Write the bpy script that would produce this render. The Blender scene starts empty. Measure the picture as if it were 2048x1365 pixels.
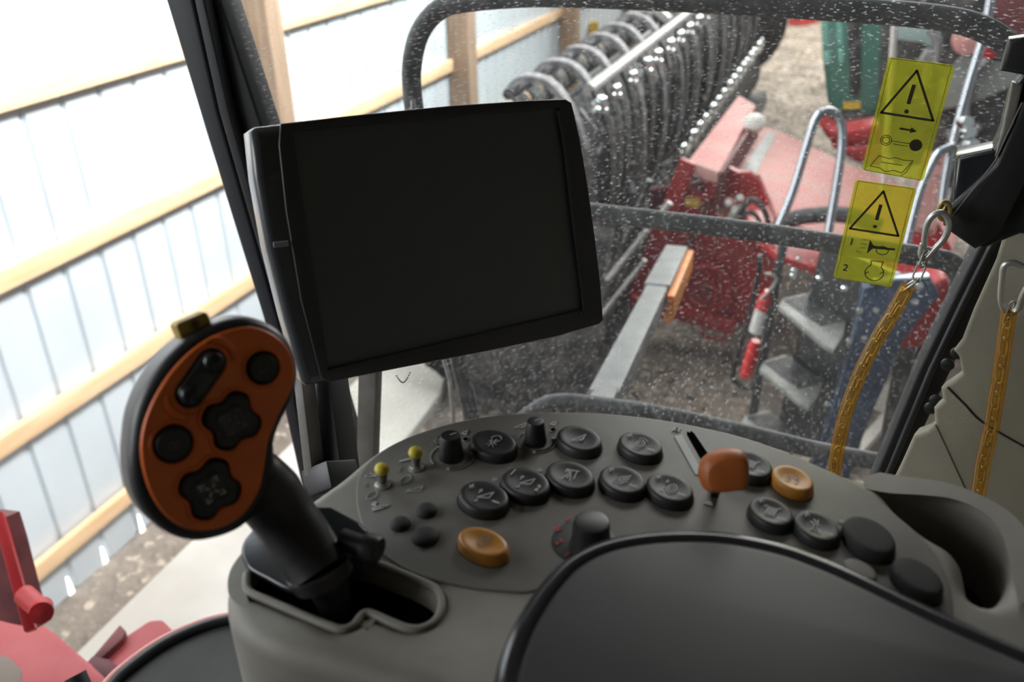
import bpy, bmesh, math, random
from mathutils import Vector, Matrix, noise
random.seed(7)
SC = bpy.context.scene
COL = SC.collection
# ------------------------------------------------------------------ camera
F = 1787.0; CX, CY = 1024.0, 682.5; EYE = 3.3
v_fwd = Vector((776.0, -982.5, F)); nx = 60.0
v_dn = Vector((nx, (v_fwd.x*nx + F*F)/(-v_fwd.y), F))
AY = v_fwd.normalized(); AZ = -v_dn.normalized(); AX = AY.cross(AZ)
MC = Matrix((AX, AY, AZ))            # camera (right, down, forward) -> world
cam_d = bpy.data.cameras.new('camera'); cam = bpy.data.objects.new('camera', cam_d); COL.objects.link(cam)
cam_d.sensor_width = 36; cam_d.lens = 36*F/2048; cam_d.clip_start = 0.02; cam_d.clip_end = 200
R = Matrix(((MC[0][0], -MC[0][1], -MC[0][2]), (MC[1][0], -MC[1][1], -MC[1][2]), (MC[2][0], -MC[2][1], -MC[2][2])))
cam.matrix_world = Matrix.Translation((0, 0, EYE)) @ R.to_4x4()
SC.camera = cam
cam_d.dof.use_dof = True; cam_d.dof.focus_distance = 0.95; cam_d.dof.aperture_fstop = 5.6
E0 = Vector((0, 0, EYE))
def ray(x, y): return (MC @ Vector((x-CX, y-CY, F))).normalized()
def PZ(x, y, z): r = ray(x, y); return E0 + r*((z-EYE)/r.z)
def PY(x, y, Y): r = ray(x, y); return E0 + r*(Y/r.y)
def PX(x, y, X): r = ray(x, y); return E0 + r*(X/r.x)
def PD(x, y, d): return E0 + ray(x, y)*d
def PP(x, y, o, n): r = ray(x, y); return E0 + r*((o-E0).dot(n)/r.dot(n))
# ------------------------------------------------------------------ world and lights
SC.view_settings.view_transform = 'Standard'; SC.view_settings.look = 'None'
SC.view_settings.gamma = 1; SC.view_settings.use_curve_mapping = False
SC.view_settings.exposure = 0.14
W = bpy.data.worlds.new('world'); SC.world = W; W.use_nodes = True
W.node_tree.nodes['Background'].inputs[0].default_value = (0.86, 0.93, 1.0, 1)
W.node_tree.nodes['Background'].inputs[1].default_value = 0.26
def area(name, loc, target, size, sy, power, col=(1, 1, 1), spread=math.pi):
    l = bpy.data.lights.new(name, 'AREA'); l.shape = 'RECTANGLE'; l.size = size; l.size_y = sy
    l.energy = power; l.color = col; l.spread = spread
    o = bpy.data.objects.new(name, l); COL.objects.link(o); o.location = loc
    o.rotation_euler = (Vector(target)-Vector(loc)).to_track_quat('-Z', 'Y').to_euler(); return o
area('daylight_side_opening', (0.2, 4.6, 6.2), (-3.36, 4.6, 4.3), 7.0, 1.2, 620, (0.93, 0.97, 1.0), 1.6)
area('left_fill_light', (-3.0, -1.0, 3.9), (-0.4, 0.5, 2.9), 1.6, 1.6, 60, (0.95, 0.98, 1.0))  # added fill lamp that brightens the left of console, lever and display
area('daylight_far_door', (1.0, 19, 6.5), (-1.0, 15.5, 0.0), 6.0, 4.0, 1800, (1.0, 0.97, 0.93))
area('daylight_roof_strip', (-1.2, 6.8, 6.8), (-0.9, 6.2, 0.5), 5.0, 2.5, 230, (1.0, 0.99, 0.97))
# ------------------------------------------------------------------ materials
MATS = {}
def nd(nt, t, **kw):
    n = nt.nodes.new(t)
    for k, v in kw.items(): setattr(n, k, v)
    return n
def mat(name, col, rough=0.5, metal=0.0, bump=0.0, bscale=200, var=0.0, vscale=8, col2=None, spec=0.5, coat=0.0, stretch=None, bdist=0.002, rp=(0.35, 0.65)):
    if name in MATS: return MATS[name]
    m = bpy.data.materials.new(name); m.use_nodes = True; nt = m.node_tree; b = nt.nodes['Principled BSDF']
    b.inputs['Roughness'].default_value = rough; b.inputs['Metallic'].default_value = metal
    b.inputs['Specular IOR Level'].default_value = spec; b.inputs['Coat Weight'].default_value = coat
    b.inputs['Base Color'].default_value = (*col, 1)
    tc = nd(nt, 'ShaderNodeTexCoord'); mp = nd(nt, 'ShaderNodeMapping'); nt.links.new(tc.outputs['Object'], mp.inputs[0])
    if stretch: mp.inputs['Scale'].default_value = stretch
    c2 = col2 or tuple(c*(1-var) for c in col)
    n = nd(nt, 'ShaderNodeTexNoise'); n.inputs['Scale'].default_value = vscale; n.inputs['Detail'].default_value = 6
    nt.links.new(mp.outputs[0], n.inputs[0])
    r = nd(nt, 'ShaderNodeValToRGB'); r.color_ramp.elements[0].position = rp[0]; r.color_ramp.elements[1].position = rp[1]
    r.color_ramp.elements[0].color = (*col, 1); r.color_ramp.elements[1].color = (*c2, 1)
    nt.links.new(n.outputs[0], r.inputs[0]); nt.links.new(r.outputs[0], b.inputs['Base Color'])
    if bump:
        n2 = nd(nt, 'ShaderNodeTexNoise'); n2.inputs['Scale'].default_value = bscale; n2.inputs['Detail'].default_value = 4
        nt.links.new(mp.outputs[0], n2.inputs[0])
        bp = nd(nt, 'ShaderNodeBump'); bp.inputs['Strength'].default_value = bump; bp.inputs['Distance'].default_value = bdist
        nt.links.new(n2.outputs[0], bp.inputs['Height']); nt.links.new(bp.outputs[0], b.inputs['Normal'])
    MATS[name] = m; return m
console_m = mat('console_plastic', (0.235, 0.219, 0.187), 0.55, bump=0.25, bscale=900, var=0.12, vscale=30, bdist=0.0006)
panel_m = mat('panel_plastic', (0.165, 0.156, 0.137), 0.55, bump=0.2, bscale=900, var=0.15, vscale=25, bdist=0.0005)
button_m = mat('button_rubber', (0.026, 0.027, 0.027), 0.45, spec=0.4, bump=0.1, bscale=900, var=0.1, bdist=0.0004)
buttont_m = mat('blank_button_rubber', (0.04, 0.04, 0.04), 0.65, var=0.1, spec=0.25)
black_m = mat('black_plastic', (0.018, 0.018, 0.02), 0.42, bump=0.1, bscale=700, var=0.2, bdist=0.0004)
blackg_m = mat('gloss_black_plastic', (0.02, 0.022, 0.024), 0.22, var=0.1)
stick_m = mat('lever_rubber', (0.022, 0.021, 0.022), 0.38, bump=0.15, bscale=800, var=0.15, bdist=0.0004)
casing_m = mat('casing_plastic', (0.05, 0.053, 0.057), 0.24)
bezel_m = mat('bezel_plastic', (0.028, 0.029, 0.032), 0.42, bump=0.1, bscale=900, var=0.15, bdist=0.0003)
screen_m = mat('dark_screen', (0.075, 0.084, 0.088), 0.4, var=0.06, vscale=4, spec=0.5)
orange_m = mat('orange_plastic', (0.85, 0.165, 0.018), 0.35, var=0.12, vscale=40)
orangek_m = mat('orange_knob_plastic', (0.48, 0.13, 0.028), 0.42, bump=0.1, bscale=500, var=0.12, vscale=50, bdist=0.0004)
amber_m = mat('amber_button_plastic', (0.62, 0.27, 0.04), 0.4, var=0.18, vscale=70)
yellow_m = mat('yellow_plastic', (0.62, 0.52, 0.05), 0.4, var=0.12, vscale=60)
mustard_m = mat('mustard_plastic', (0.42, 0.27, 0.03), 0.5, var=0.15, vscale=60)
print_m = mat('white_print', (0.55, 0.56, 0.55), 0.6)
printd_m = mat('faded_print', (0.28, 0.28, 0.27), 0.6)
redprint_m = mat('red_print', (0.7, 0.06, 0.03), 0.6)
blackprint_m = mat('black_print', (0.03, 0.028, 0.012), 0.6)
chrome_m = mat('chrome', (0.42, 0.43, 0.47), 0.22, 1.0)
steel_m = mat('zinc_steel', (0.55, 0.55, 0.52), 0.35, 0.75, var=0.15, vscale=60)
brass_m = mat('brass', (0.4, 0.3, 0.12), 0.4, 0.8)
rail_m = mat('dusty_black_paint', (0.03, 0.029, 0.031), 0.6, bump=0.2, bscale=300, col2=(0.09, 0.084, 0.085), vscale=26, bdist=0.001)
pillar_m = mat('pillar_paint', (0.02, 0.022, 0.028), 0.45, var=0.2, vscale=10)
trim_m = mat('olive_trim_vinyl', (0.24, 0.22, 0.165), 0.62, bump=0.25, bscale=500, var=0.12, vscale=7, bdist=0.001)
arm_m = mat('armrest_vinyl', (0.021, 0.0195, 0.0205), 0.5, bump=0.1, bscale=1200, var=0.1, vscale=30, bdist=0.0004)
grayp_m = mat('grey_mount_paint', (0.19, 0.18, 0.16), 0.5, var=0.3, vscale=30)
red_m = mat('dusty_red_paint', (0.5, 0.012, 0.016), 0.45, col2=(0.42, 0.035, 0.038), vscale=5, bump=0.1, bscale=60)
pink_m = mat('dust_covered_red_paint', (0.68, 0.27, 0.25), 0.65, col2=(0.64, 0.34, 0.31), vscale=4, bump=0.1, bscale=60)
dred_m = mat('dark_red_paint', (0.10, 0.02, 0.025), 0.6, col2=(0.2, 0.05, 0.05), vscale=12)
green_m = mat('green_machine_paint', (0.05, 0.17, 0.12), 0.3, col2=(0.09, 0.2, 0.17), vscale=3)
mintrefl_m = mat('mint_painted_reflection', (0.22, 0.52, 0.43), 0.15, var=0.2, vscale=5)  # pale mint that paints window reflections on the green machine
darkm_m = mat('dusty_dark_steel', (0.022, 0.022, 0.024), 0.5, col2=(0.16, 0.145, 0.135), vscale=12, rp=(0.45, 0.75), bump=0.3, bscale=40, bdist=0.01)
tine_m = mat('black_tine_plastic', (0.010, 0.011, 0.012), 0.6, col2=(0.24, 0.23, 0.23), vscale=22, bump=0.8, bscale=60, bdist=0.02, rp=(0.54, 0.72))
tineg_m = mat('worn_grey_tine', (0.30, 0.28, 0.29), 0.6, 0.0, col2=(0.05, 0.048, 0.05), vscale=14)
bar_m = mat('galvanised_bar', (0.5, 0.47, 0.45), 0.45, 0.2, var=0.3, vscale=5)
shiny_m = mat('polished_bolt_steel', (0.88, 0.9, 0.9), 0.12, 1.0)
white_m = mat('white_plastic', (0.75, 0.73, 0.68), 0.5, var=0.1)
sack_m = mat('pale_sack_cloth', (0.66, 0.6, 0.52), 0.8, var=0.2, vscale=4)
armsteel_m = mat('grey_painted_steel', (0.26, 0.255, 0.25), 0.5, var=0.25, vscale=12)
tread_m = mat('grey_tread_plate', (0.36, 0.35, 0.33), 0.5, 0.3, var=0.3, vscale=20)
blue_m = mat('blue_grey_gloss_panel', (0.10, 0.13, 0.20), 0.22, 0.5, var=0.4, vscale=3)
yel_m = mat('yellow_decal', (0.75, 0.45, 0.04), 0.5, var=0.1)
wood_m = mat('pine_board', (0.8, 0.55, 0.33), 0.7, col2=(0.7, 0.44, 0.24), vscale=4, stretch=(6, 0.7, 6), bump=0.2, bscale=30)
woodv_m = mat('pine_post', (0.36, 0.24, 0.16), 0.75, col2=(0.25, 0.16, 0.1), vscale=4, stretch=(7, 7, 0.6), bump=0.2, bscale=30)
wall_m = mat('painted_sheet_steel', (0.66, 0.71, 0.74), 0.42, 0.15, var=0.12, vscale=1.2)
conc_m = mat('pale_concrete', (0.66, 0.63, 0.58), 0.8, col2=(0.5, 0.46, 0.41), vscale=1.5, bump=0.2, bscale=40)
slot_m = mat('unlit_slot_black', (0.003, 0.003, 0.003), 1.0, spec=0.0)  # flat black that paints shade in slots and recesses
rubber_m = mat('black_rubber_seal', (0.012, 0.012, 0.013), 0.5)
floorm_m = mat('cab_floor_mat', (0.045, 0.045, 0.043), 0.7, bump=0.4, bscale=300, var=0.2, vscale=15)
def ground_material():
    m = bpy.data.materials.new('littered_dirt'); m.use_nodes = True; nt = m.node_tree; b = nt.nodes['Principled BSDF']
    b.inputs['Roughness'].default_value = 0.9
    tc = nd(nt, 'ShaderNodeTexCoord')
    n = nd(nt, 'ShaderNodeTexNoise'); n.inputs['Scale'].default_value = 1.3; n.inputs['Detail'].default_value = 12; n.inputs['Roughness'].default_value = 0.75
    v = nd(nt, 'ShaderNodeTexNoise'); v.inputs['Scale'].default_value = 14; v.inputs['Detail'].default_value = 5
    for q in (n, v): nt.links.new(tc.outputs['Object'], q.inputs[0])
    r = nd(nt, 'ShaderNodeValToRGB'); e = r.color_ramp.elements
    e[0].position = 0.35; e[0].color = (0.10, 0.078, 0.062, 1); e[1].position = 0.68; e[1].color = (0.36, 0.30, 0.25, 1)
    r2 = nd(nt, 'ShaderNodeValToRGB'); e = r2.color_ramp.elements
    e[0].position = 0.57; e[0].color = (0, 0, 0, 1); e[1].position = 0.66; e[1].color = (1, 1, 1, 1)
    mx = nd(nt, 'ShaderNodeMix', data_type='RGBA'); mx.inputs[7].default_value = (0.55, 0.46, 0.36, 1)
    nt.links.new(n.outputs[0], r.inputs[0]); nt.links.new(v.outputs[0], r2.inputs[0])
    nt.links.new(r2.outputs[0], mx.inputs[0]); nt.links.new(r.outputs[0], mx.inputs[6]); nt.links.new(mx.outputs[2], b.inputs['Base Color'])
    bp = nd(nt, 'ShaderNodeBump'); bp.inputs['Strength'].default_value = 0.8; bp.inputs['Distance'].default_value = 0.05
    nt.links.new(v.outputs[0], bp.inputs['Height']); nt.links.new(bp.outputs[0], b.inputs['Normal'])
    return m
ground_m = ground_material()
def clear_material(name, tint, film, film_amt, speck=False, gloss=0.05):
    """see-through film or glass: tinted transparency + a thin diffuse film + a little gloss"""
    m = bpy.data.materials.new(name); m.use_nodes = True; nt = m.node_tree; nt.nodes.remove(nt.nodes['Principled BSDF'])
    out = nt.nodes['Material Output']
    t = nd(nt, 'ShaderNodeBsdfTransparent'); t.inputs[0].default_value = (*tint, 1)
    d = nd(nt, 'ShaderNodeBsdfDiffuse'); d.inputs[0].default_value = (*film, 1)
    tr = nd(nt, 'ShaderNodeBsdfTranslucent'); tr.inputs[0].default_value = (*film, 1)
    dm = nd(nt, 'ShaderNodeMixShader'); dm.inputs[0].default_value = 0.6
    nt.links.new(d.outputs[0], dm.inputs[1]); nt.links.new(tr.outputs[0], dm.inputs[2])
    m1 = nd(nt, 'ShaderNodeMixShader'); m1.inputs[0].default_value = film_amt
    nt.links.new(t.outputs[0], m1.inputs[1]); nt.links.new(dm.outputs[0], m1.inputs[2])
    if speck:
        tc = nd(nt, 'ShaderNodeTexCoord'); mp = nd(nt, 'ShaderNodeMapping'); mp.inputs['Rotation'].default_value = (0, math.radians(-42), 0)
        mp.inputs['Scale'].default_value = (150, 1, 480)
        n = nd(nt, 'ShaderNodeTexNoise'); n.inputs['Scale'].default_value = 1.0; n.inputs['Detail'].default_value = 3
        n2 = nd(nt, 'ShaderNodeTexNoise'); n2.inputs['Scale'].default_value = 7; n2.inputs['Detail'].default_value = 3
        nt.links.new(tc.outputs['Object'], mp.inputs[0]); nt.links.new(mp.outputs[0], n.inputs[0]); nt.links.new(tc.outputs['Object'], n2.inputs[0])
        a = nd(nt, 'ShaderNodeMapRange'); a.inputs[1].default_value = 0.58; a.inputs[2].default_value = 0.72; a.inputs[4].default_value = 0.7
        bb = nd(nt, 'ShaderNodeMapRange'); bb.inputs[1].default_value = 0.35; bb.inputs[2].default_value = 0.7; bb.inputs[3].default_value = 0.35; bb.inputs[4].default_value = 1.0
        nt.links.new(n.outputs[0], a.inputs[0]); nt.links.new(n2.outputs[0], bb.inputs[0])
        mu = nd(nt, 'ShaderNodeMath', operation='MULTIPLY'); nt.links.new(a.outputs[0], mu.inputs[0]); nt.links.new(bb.outputs[0], mu.inputs[1])
        ad = nd(nt, 'ShaderNodeMath', operation='ADD'); ad.inputs[1].default_value = film_amt
        nt.links.new(mu.outputs[0], ad.inputs[0]); nt.links.new(ad.outputs[0], m1.inputs[0])
    g = nd(nt, 'ShaderNodeBsdfGlossy'); g.inputs['Roughness'].default_value = 0.08
    m2 = nd(nt, 'ShaderNodeMixShader'); m2.inputs[0].default_value = gloss
    nt.links.new(m1.outputs[0], m2.inputs[1]); nt.links.new(g.outputs[0], m2.inputs[2]); nt.links.new(m2.outputs[0], out.inputs[0])
    return m
glass_m = clear_material('dusty_window_glass', (0.95, 0.97, 0.96), (0.75, 0.74, 0.76), 0.018, True, 0.01)
film_m = clear_material('yellow_sticker_film', (0.78, 0.8, 0.28), (0.7, 0.68, 0.14), 0.26, False, 0.02)
sleeve_m = clear_material('amber_plastic_sleeve', (0.97, 0.74, 0.3), (0.7, 0.36, 0.04), 0.12, False, 0.1)
bottle_m = clear_material('milky_plastic', (0.9, 0.92, 0.98), (0.78, 0.79, 0.88), 0.6, False, 0.05)
# ------------------------------------------------------------------ mesh helpers
def put(name, me, m, parent=None, smooth=35):
    o = bpy.data.objects.new(name, me); COL.objects.link(o); me.materials.clear(); me.materials.append(m)
    me.polygons.foreach_set('use_smooth', [True]*len(me.polygons))
    me.set_sharp_from_angle(angle=math.radians(smooth))
    if parent is not None:
        o.parent = parent; p = parent; off = Vector()
        while p: off += p.location; p = p.parent
        me.transform(Matrix.Translation(-off))
    return o
def mk(name, V, Fc, m, parent=None, bevel=0, smooth=35, seg=2):
    bm = bmesh.new(); vs = [bm.verts.new(v) for v in V]
    for f in Fc:
        try: bm.faces.new([vs[i] for i in f])
        except ValueError: pass
    bmesh.ops.recalc_face_normals(bm, faces=bm.faces)
    if bevel: bmesh.ops.bevel(bm, geom=list(bm.edges), offset=bevel, segments=seg, affect='EDGES', profile=0.6, clamp_overlap=True)
    me = bpy.data.meshes.new(name); bm.to_mesh(me); bm.free()
    return put(name, me, m, parent, smooth)
def thing(name, label, cat, loc=(0, 0, 0), group=None):
    o = bpy.data.objects.new(name, None); COL.objects.link(o); o.location = loc; o.empty_display_size = 0.05
    o['label'] = label; o['category'] = cat
    if group: o['group'] = group
    return o
def tag(o, label, cat, group=None, kind=None):
    o['label'] = label; o['category'] = cat
    if group: o['group'] = group
    if kind: o['kind'] = kind
    return o
def struct(o): o['kind'] = 'structure'; return o
def lab(o, s): o['label'] = s; return o
def frame(o, n, up=Vector((0, 0, 1))):
    n = n.normalized(); ux = up.cross(n)
    if ux.length < 1e-4: ux = Vector((1, 0, 0))
    ux.normalize(); return (Vector(o), ux, n.cross(ux), n)
def L2(fr, p): d = p-fr[0]; return (d.dot(fr[1]), d.dot(fr[2]))
def G3(fr, u, v, w=0): return fr[0]+fr[1]*u+fr[2]*v+fr[3]*w
def px2(fr, pts): return [L2(fr, PP(x, y, fr[0], fr[3])) for x, y in pts]
def sm(pts, n=4, closed=True):
    out = []; N = len(pts); P = [Vector(p) for p in pts]
    rng = N if closed else N-1
    for i in range(rng):
        if closed: a, b, c, d = P[i-1], P[i], P[(i+1) % N], P[(i+2) % N]
        else: a, b, c, d = P[max(i-1, 0)], P[i], P[i+1], P[min(i+2, N-1)]
        for k in range(n):
            t = k/n
            out.append(0.5*((2*b)+(c-a)*t+(2*a-5*b+4*c-d)*t*t+(3*b-a-3*c+d)*t**3))
    if not closed: out.append(P[-1])
    return out
def sarea(p): return sum(p[i-1][0]*p[i][1]-p[i][0]*p[i-1][1] for i in range(len(p)))
def slab(name, outline, fr, thick, m, parent=None, holes=(), bevel=0, res=2, smooth=40):
    """filled 2-D outline in a frame; top face at w=0, body reaches back to w=-thick"""
    cu = bpy.data.curves.new(name, 'CURVE'); cu.dimensions = '2D'; cu.fill_mode = 'BOTH'
    cu.extrude = max(thick/2-bevel, 0); cu.bevel_depth = bevel; cu.bevel_resolution = res; cu.offset = -bevel
    for k, pl in enumerate([outline]+list(holes)):
        pl = [(p[0], p[1]) for p in pl]
        if (sarea(pl) > 0) == (k > 0): pl = pl[::-1]
        s = cu.splines.new('POLY'); s.points.add(len(pl)-1); s.use_cyclic_u = True
        for i, p in enumerate(pl): s.points[i].co = (p[0], p[1], 0, 1)
    t = bpy.data.objects.new('tmp', cu); me = bpy.data.meshes.new_from_object(t)
    bpy.data.objects.remove(t); bpy.data.curves.remove(cu)
    for v in me.vertices:
        c = v.co; v.co = G3(fr, c.x, c.y, c.z-thick/2)
    bm = bmesh.new(); bm.from_mesh(me); bmesh.ops.remove_doubles(bm, verts=bm.verts, dist=1e-6)
    bmesh.ops.recalc_face_normals(bm, faces=bm.faces); bm.to_mesh(me); bm.free()
    return put(name, me, m, parent, smooth)
def tube_geo(pts, r, seg=12, V=None, Fc=None, closed=False, radii=None, flat=1.0):
    V = V if V is not None else []; Fc = Fc if Fc is not None else []
    P = [Vector(p) for p in pts]; N = len(P); base = len(V); nrm = None
    for i, p in enumerate(P):
        if closed: t = (P[(i+1) % N]-P[i-1]).normalized()
        else: t = (P[min(i+1, N-1)]-P[max(i-1, 0)]).normalized()
        if nrm is None: nrm = t.cross(Vector((0, 0, 1)) if abs(t.z) < 0.9 else Vector((1, 0, 0))).normalized()
        nrm = (nrm-t*nrm.dot(t)).normalized(); b = t.cross(nrm); rr = radii[i] if radii else r
        for k in range(seg):
            a = 2*math.pi*k/seg; V.append(p+nrm*math.cos(a)*rr+b*math.sin(a)*rr*flat)
    for i in range(N if closed else N-1):
        j = (i+1) % N
        for k in range(seg):
            Fc.append((base+i*seg+k, base+i*seg+(k+1) % seg, base+j*seg+(k+1) % seg, base+j*seg+k))
    if not closed:
        Fc.append(tuple(base+k for k in range(seg))[::-1]); Fc.append(tuple(base+(N-1)*seg+k for k in range(seg)))
    return V, Fc
def tube(name, pts, r, m, parent=None, seg=12, sub=0, closed=False, radii=None, flat=1.0):
    if sub: pts = sm(pts, sub, closed)
    V, Fc = tube_geo(pts, r, seg, closed=closed, radii=radii, flat=flat); return mk(name, V, Fc, m, parent, smooth=50)
def lathe(name, prof, fr, m, parent=None, seg=32, sx=1, sy=1, smooth=40):
    V = []; Fc = []
    for r, h in prof:
        for k in range(seg):
            a = 2*math.pi*k/seg; V.append(G3(fr, math.cos(a)*r*sx, math.sin(a)*r*sy, h))
    n = len(prof)
    for i in range(n-1):
        for k in range(seg): Fc.append((i*seg+k, i*seg+(k+1) % seg, (i+1)*seg+(k+1) % seg, (i+1)*seg+k))
    Fc.append(tuple(range(seg))[::-1]); Fc.append(tuple((n-1)*seg+k for k in range(seg)))
    return mk(name, V, Fc, m, parent, smooth=smooth)
BF = [(0, 1, 2, 3), (4, 7, 6, 5), (0, 4, 5, 1), (1, 5, 6, 2), (2, 6, 7, 3), (3, 7, 4, 0)]
def fbox(name, fr, u0, u1, v0, v1, w0, w1, m, parent=None, bevel=0, seg=2):
    V = [G3(fr, *c) for c in ((u0, v0, w0), (u1, v0, w0), (u1, v1, w0), (u0, v1, w0), (u0, v0, w1), (u1, v0, w1), (u1, v1, w1), (u0, v1, w1))]
    return mk(name, V, BF, m, parent, bevel, seg=seg)
WF = (Vector((0, 0, 0)), Vector((1, 0, 0)), Vector((0, 1, 0)), Vector((0, 0, 1)))
def wbox(name, a, b, m, parent=None, bevel=0): return fbox(name, WF, a[0], b[0], a[1], b[1], a[2], b[2], m, parent, bevel)
def prism(name, pts, vec, m, parent=None, bevel=0, seg=2):
    P = [Vector(p) for p in pts]; vec = Vector(vec); n = len(P)
    Fc = [tuple(range(n)), tuple(range(n, 2*n))[::-1]]+[(i, (i+1) % n, n+(i+1) % n, n+i) for i in range(n)]
    return mk(name, P+[p+vec for p in P], Fc, m, parent, bevel, seg=seg)
def beam(name, a, b, w, h, m, parent=None, up=Vector((0, 0, 1)), bevel=0):
    a = Vector(a); b = Vector(b); d = (b-a).normalized(); s = d.cross(up).normalized(); u = s.cross(d)
    V = [p+s*x*w/2+u*y*h/2 for p in (a, b) for x, y in ((-1, -1), (1, -1), (1, 1), (-1, 1))]
    return mk(name, V, [(0, 1, 2, 3), (4, 7, 6, 5), (0, 4, 5, 1), (1, 5, 6, 2), (2, 6, 7, 3), (3, 7, 4, 0)], m, parent, bevel)
def strokes(name, lines, fr, w, m, parent=None, lift=0.0003, h=0.0004, scale=1.0, rot=0.0, org=(0, 0), asp=1.0):
    """printed line symbol: thin raised ribbons in the frame plane"""
    V = []; Fc = []; cr, sr = math.cos(rot), math.sin(rot)
    def tf(p): x, y = p[0]*scale, p[1]*scale*asp; return Vector((org[0]+x*cr-y*sr, org[1]+x*sr+y*cr))
    for l in lines:
        l = [tf(p) for p in l]
        for a, b in zip(l[:-1], l[1:]):
            d = b-a
            if d.length < 1e-7: continue
            d.normalize(); n = Vector((-d.y, d.x))*w/2; a2 = a-d*w*0.3; b2 = b+d*w*0.3; k = len(V)
            for q in (a2-n, b2-n, b2+n, a2+n): V.append(G3(fr, q.x, q.y, lift))
            for q in (a2-n, b2-n, b2+n, a2+n): V.append(G3(fr, q.x, q.y, lift+h))
            Fc += [tuple(k+i for i in f) for f in BF]
    return mk(name, V, Fc, m, parent, smooth=10)
def circ(x, y, r, n=16, a0=0, a1=2*math.pi): return [(x+r*math.cos(a0+(a1-a0)*i/n), y+r*math.sin(a0+(a1-a0)*i/n)) for i in range(n+1)]
def text(name, s, size, fr, m, parent=None, org=(0, 0), rot=0, lift=0.0003, bold=0.0, asp=1.0):
    cu = bpy.data.curves.new(name, 'FONT'); cu.body = s; cu.size = size; cu.align_x = 'CENTER'; cu.align_y = 'CENTER'; cu.extrude = 0.0002; cu.offset = bold
    t = bpy.data.objects.new('tmp', cu); COL.objects.link(t)
    bpy.context.view_layer.update()
    me = bpy.data.meshes.new_from_object(t.evaluated_get(bpy.context.evaluated_depsgraph_get())); bpy.data.objects.remove(t); bpy.data.curves.remove(cu)
    cr, sr = math.cos(rot), math.sin(rot)
    for v in me.vertices:
        c = v.co; c.y *= asp; v.co = G3(fr, org[0]+c.x*cr-c.y*sr, org[1]+c.x*sr+c.y*cr, lift+0.0002+c.z)
    return put(name, me, m, parent)

# ================================================================== BARN
XW = -3.36
# floor of littered dirt, gently uneven
V = []; Fc = []; NX, NY = 70, 110
for j in range(NY+1):
    for i in range(NX+1):
        x = XW-0.3+i*11.0/NX; y = -3+j*31.0/NY
        V.append((x, y, 0.035*noise.noise(Vector((x*1.1, y*1.1, 0)))+0.02*noise.noise(Vector((x*4, y*4, 3)))))
for j in range(NY):
    for i in range(NX): a = j*(NX+1)+i; Fc.append((a, a+1, a+NX+2, a+NX+1))
struct(mk('floor', V, Fc, ground_m, smooth=180))
# ribbed sheet-steel wall
V = []; Fc = []; prof = []; y = -2.0+0.033
while y < 27:
    prof += [(y, 0), (y+0.012, 0.018), (y+0.03, 0.018), (y+0.042, 0)]; y += 0.2285
for k, (yy, d) in enumerate(prof):
    V += [(XW-0.012-d, yy, 0.02), (XW-0.012-d, yy, 5.6)]
for k in range(len(prof)-1): Fc.append((2*k, 2*k+1, 2*k+3, 2*k+2))
struct(mk('wall_left', V, Fc, wall_m, smooth=20))
# horizontal girts: they run between posts, on the inner side of the sheet
trim = 0
posts = [(1.0, 0.15), (4.43, 0.24), (7.22, 0.3), (10.3, 0.34), (13.4, 0.34)]
for z in (0.27, 0.975, 1.68, 2.40, 3.12, 3.84):
    for (a, b) in [(-2, 4.4), (4.55, 13.4)]:
        if z == 0.27 and a > 0: continue
        trim += 1
        struct(fbox('trim_%d' % trim, WF, XW, XW+0.04, a, b, z-0.002, z+0.092 if z > 0.3 else z+0.085, wood_m, bevel=0.004))
for (py, w) in posts[1:]:
    trim += 1
    struct(fbox('trim_%d' % trim, WF, XW+0.0, XW+0.19, py, py+w*0.62, -0.05, 4.6, woodv_m, bevel=0.006))
# glowing slivers stand in for daylight leaking under the sheet ribs; no windows
gap_m = bpy.data.materials.new('daylight_gap'); gap_m.use_nodes = True
gb = gap_m.node_tree.nodes['Principled BSDF']; gb.inputs['Emission Color'].default_value = (1, 1, 0.97, 1); gb.inputs['Emission Strength'].default_value = 2.0
for k, (x, y) in enumerate(((72, 1268), (146, 1188), (212, 1122), (285, 1056))):
    p = PX(x, y, XW-0.005)
    struct(prism('window_%d' % (k+1), [Vector((XW-0.008, p.y-0.018, 0.0)), Vector((XW-0.008, p.y+0.018, 0.0)), Vector((XW-0.008, p.y+0.007, 0.12)), Vector((XW-0.008, p.y-0.004, 0.13))], (-0.004, 0, 0), gap_m))
# sack-like pale heap and yellow strap behind the header
def blob(name, c, s, m, seed=0, amp=0.25, n=20):
    V = []; Fc = []
    for j in range(n+1):
        th = math.pi*j/n
        for i in range(2*n):
            ph = math.pi*i/n; d = Vector((math.sin(th)*math.cos(ph), math.sin(th)*math.sin(ph), math.cos(th)))
            k = 1+amp*noise.noise(d*1.7+Vector((seed, 0, 0)))+amp*0.4*noise.noise(d*4+Vector((0, seed, 0)))
            V.append((c[0]+d.x*s[0]*k, c[1]+d.y*s[1]*k, max(c[2]+d.z*s[2]*k, -0.03)))
    for j in range(n):
        for i in range(2*n): Fc.append((j*2*n+i, j*2*n+(i+1) % (2*n), (j+1)*2*n+(i+1) % (2*n), (j+1)*2*n+i))
    return mk(name, V, Fc, m, smooth=180)
tag(blob('sack', (-2.8, 8.6, 0.52), (0.34, 0.6, 0.56), sack_m, 3), 'pale lumpy sack heaped against the steel wall behind the black header', 'sack')
tag(blob('sack', (-2.9, 7.5, 0.42), (0.33, 0.42, 0.45), white_m, 9), 'whitish sack slumped by the wall beside the nearest brown post', 'sack')
q = PY(1187, 62, 11.6)
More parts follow.
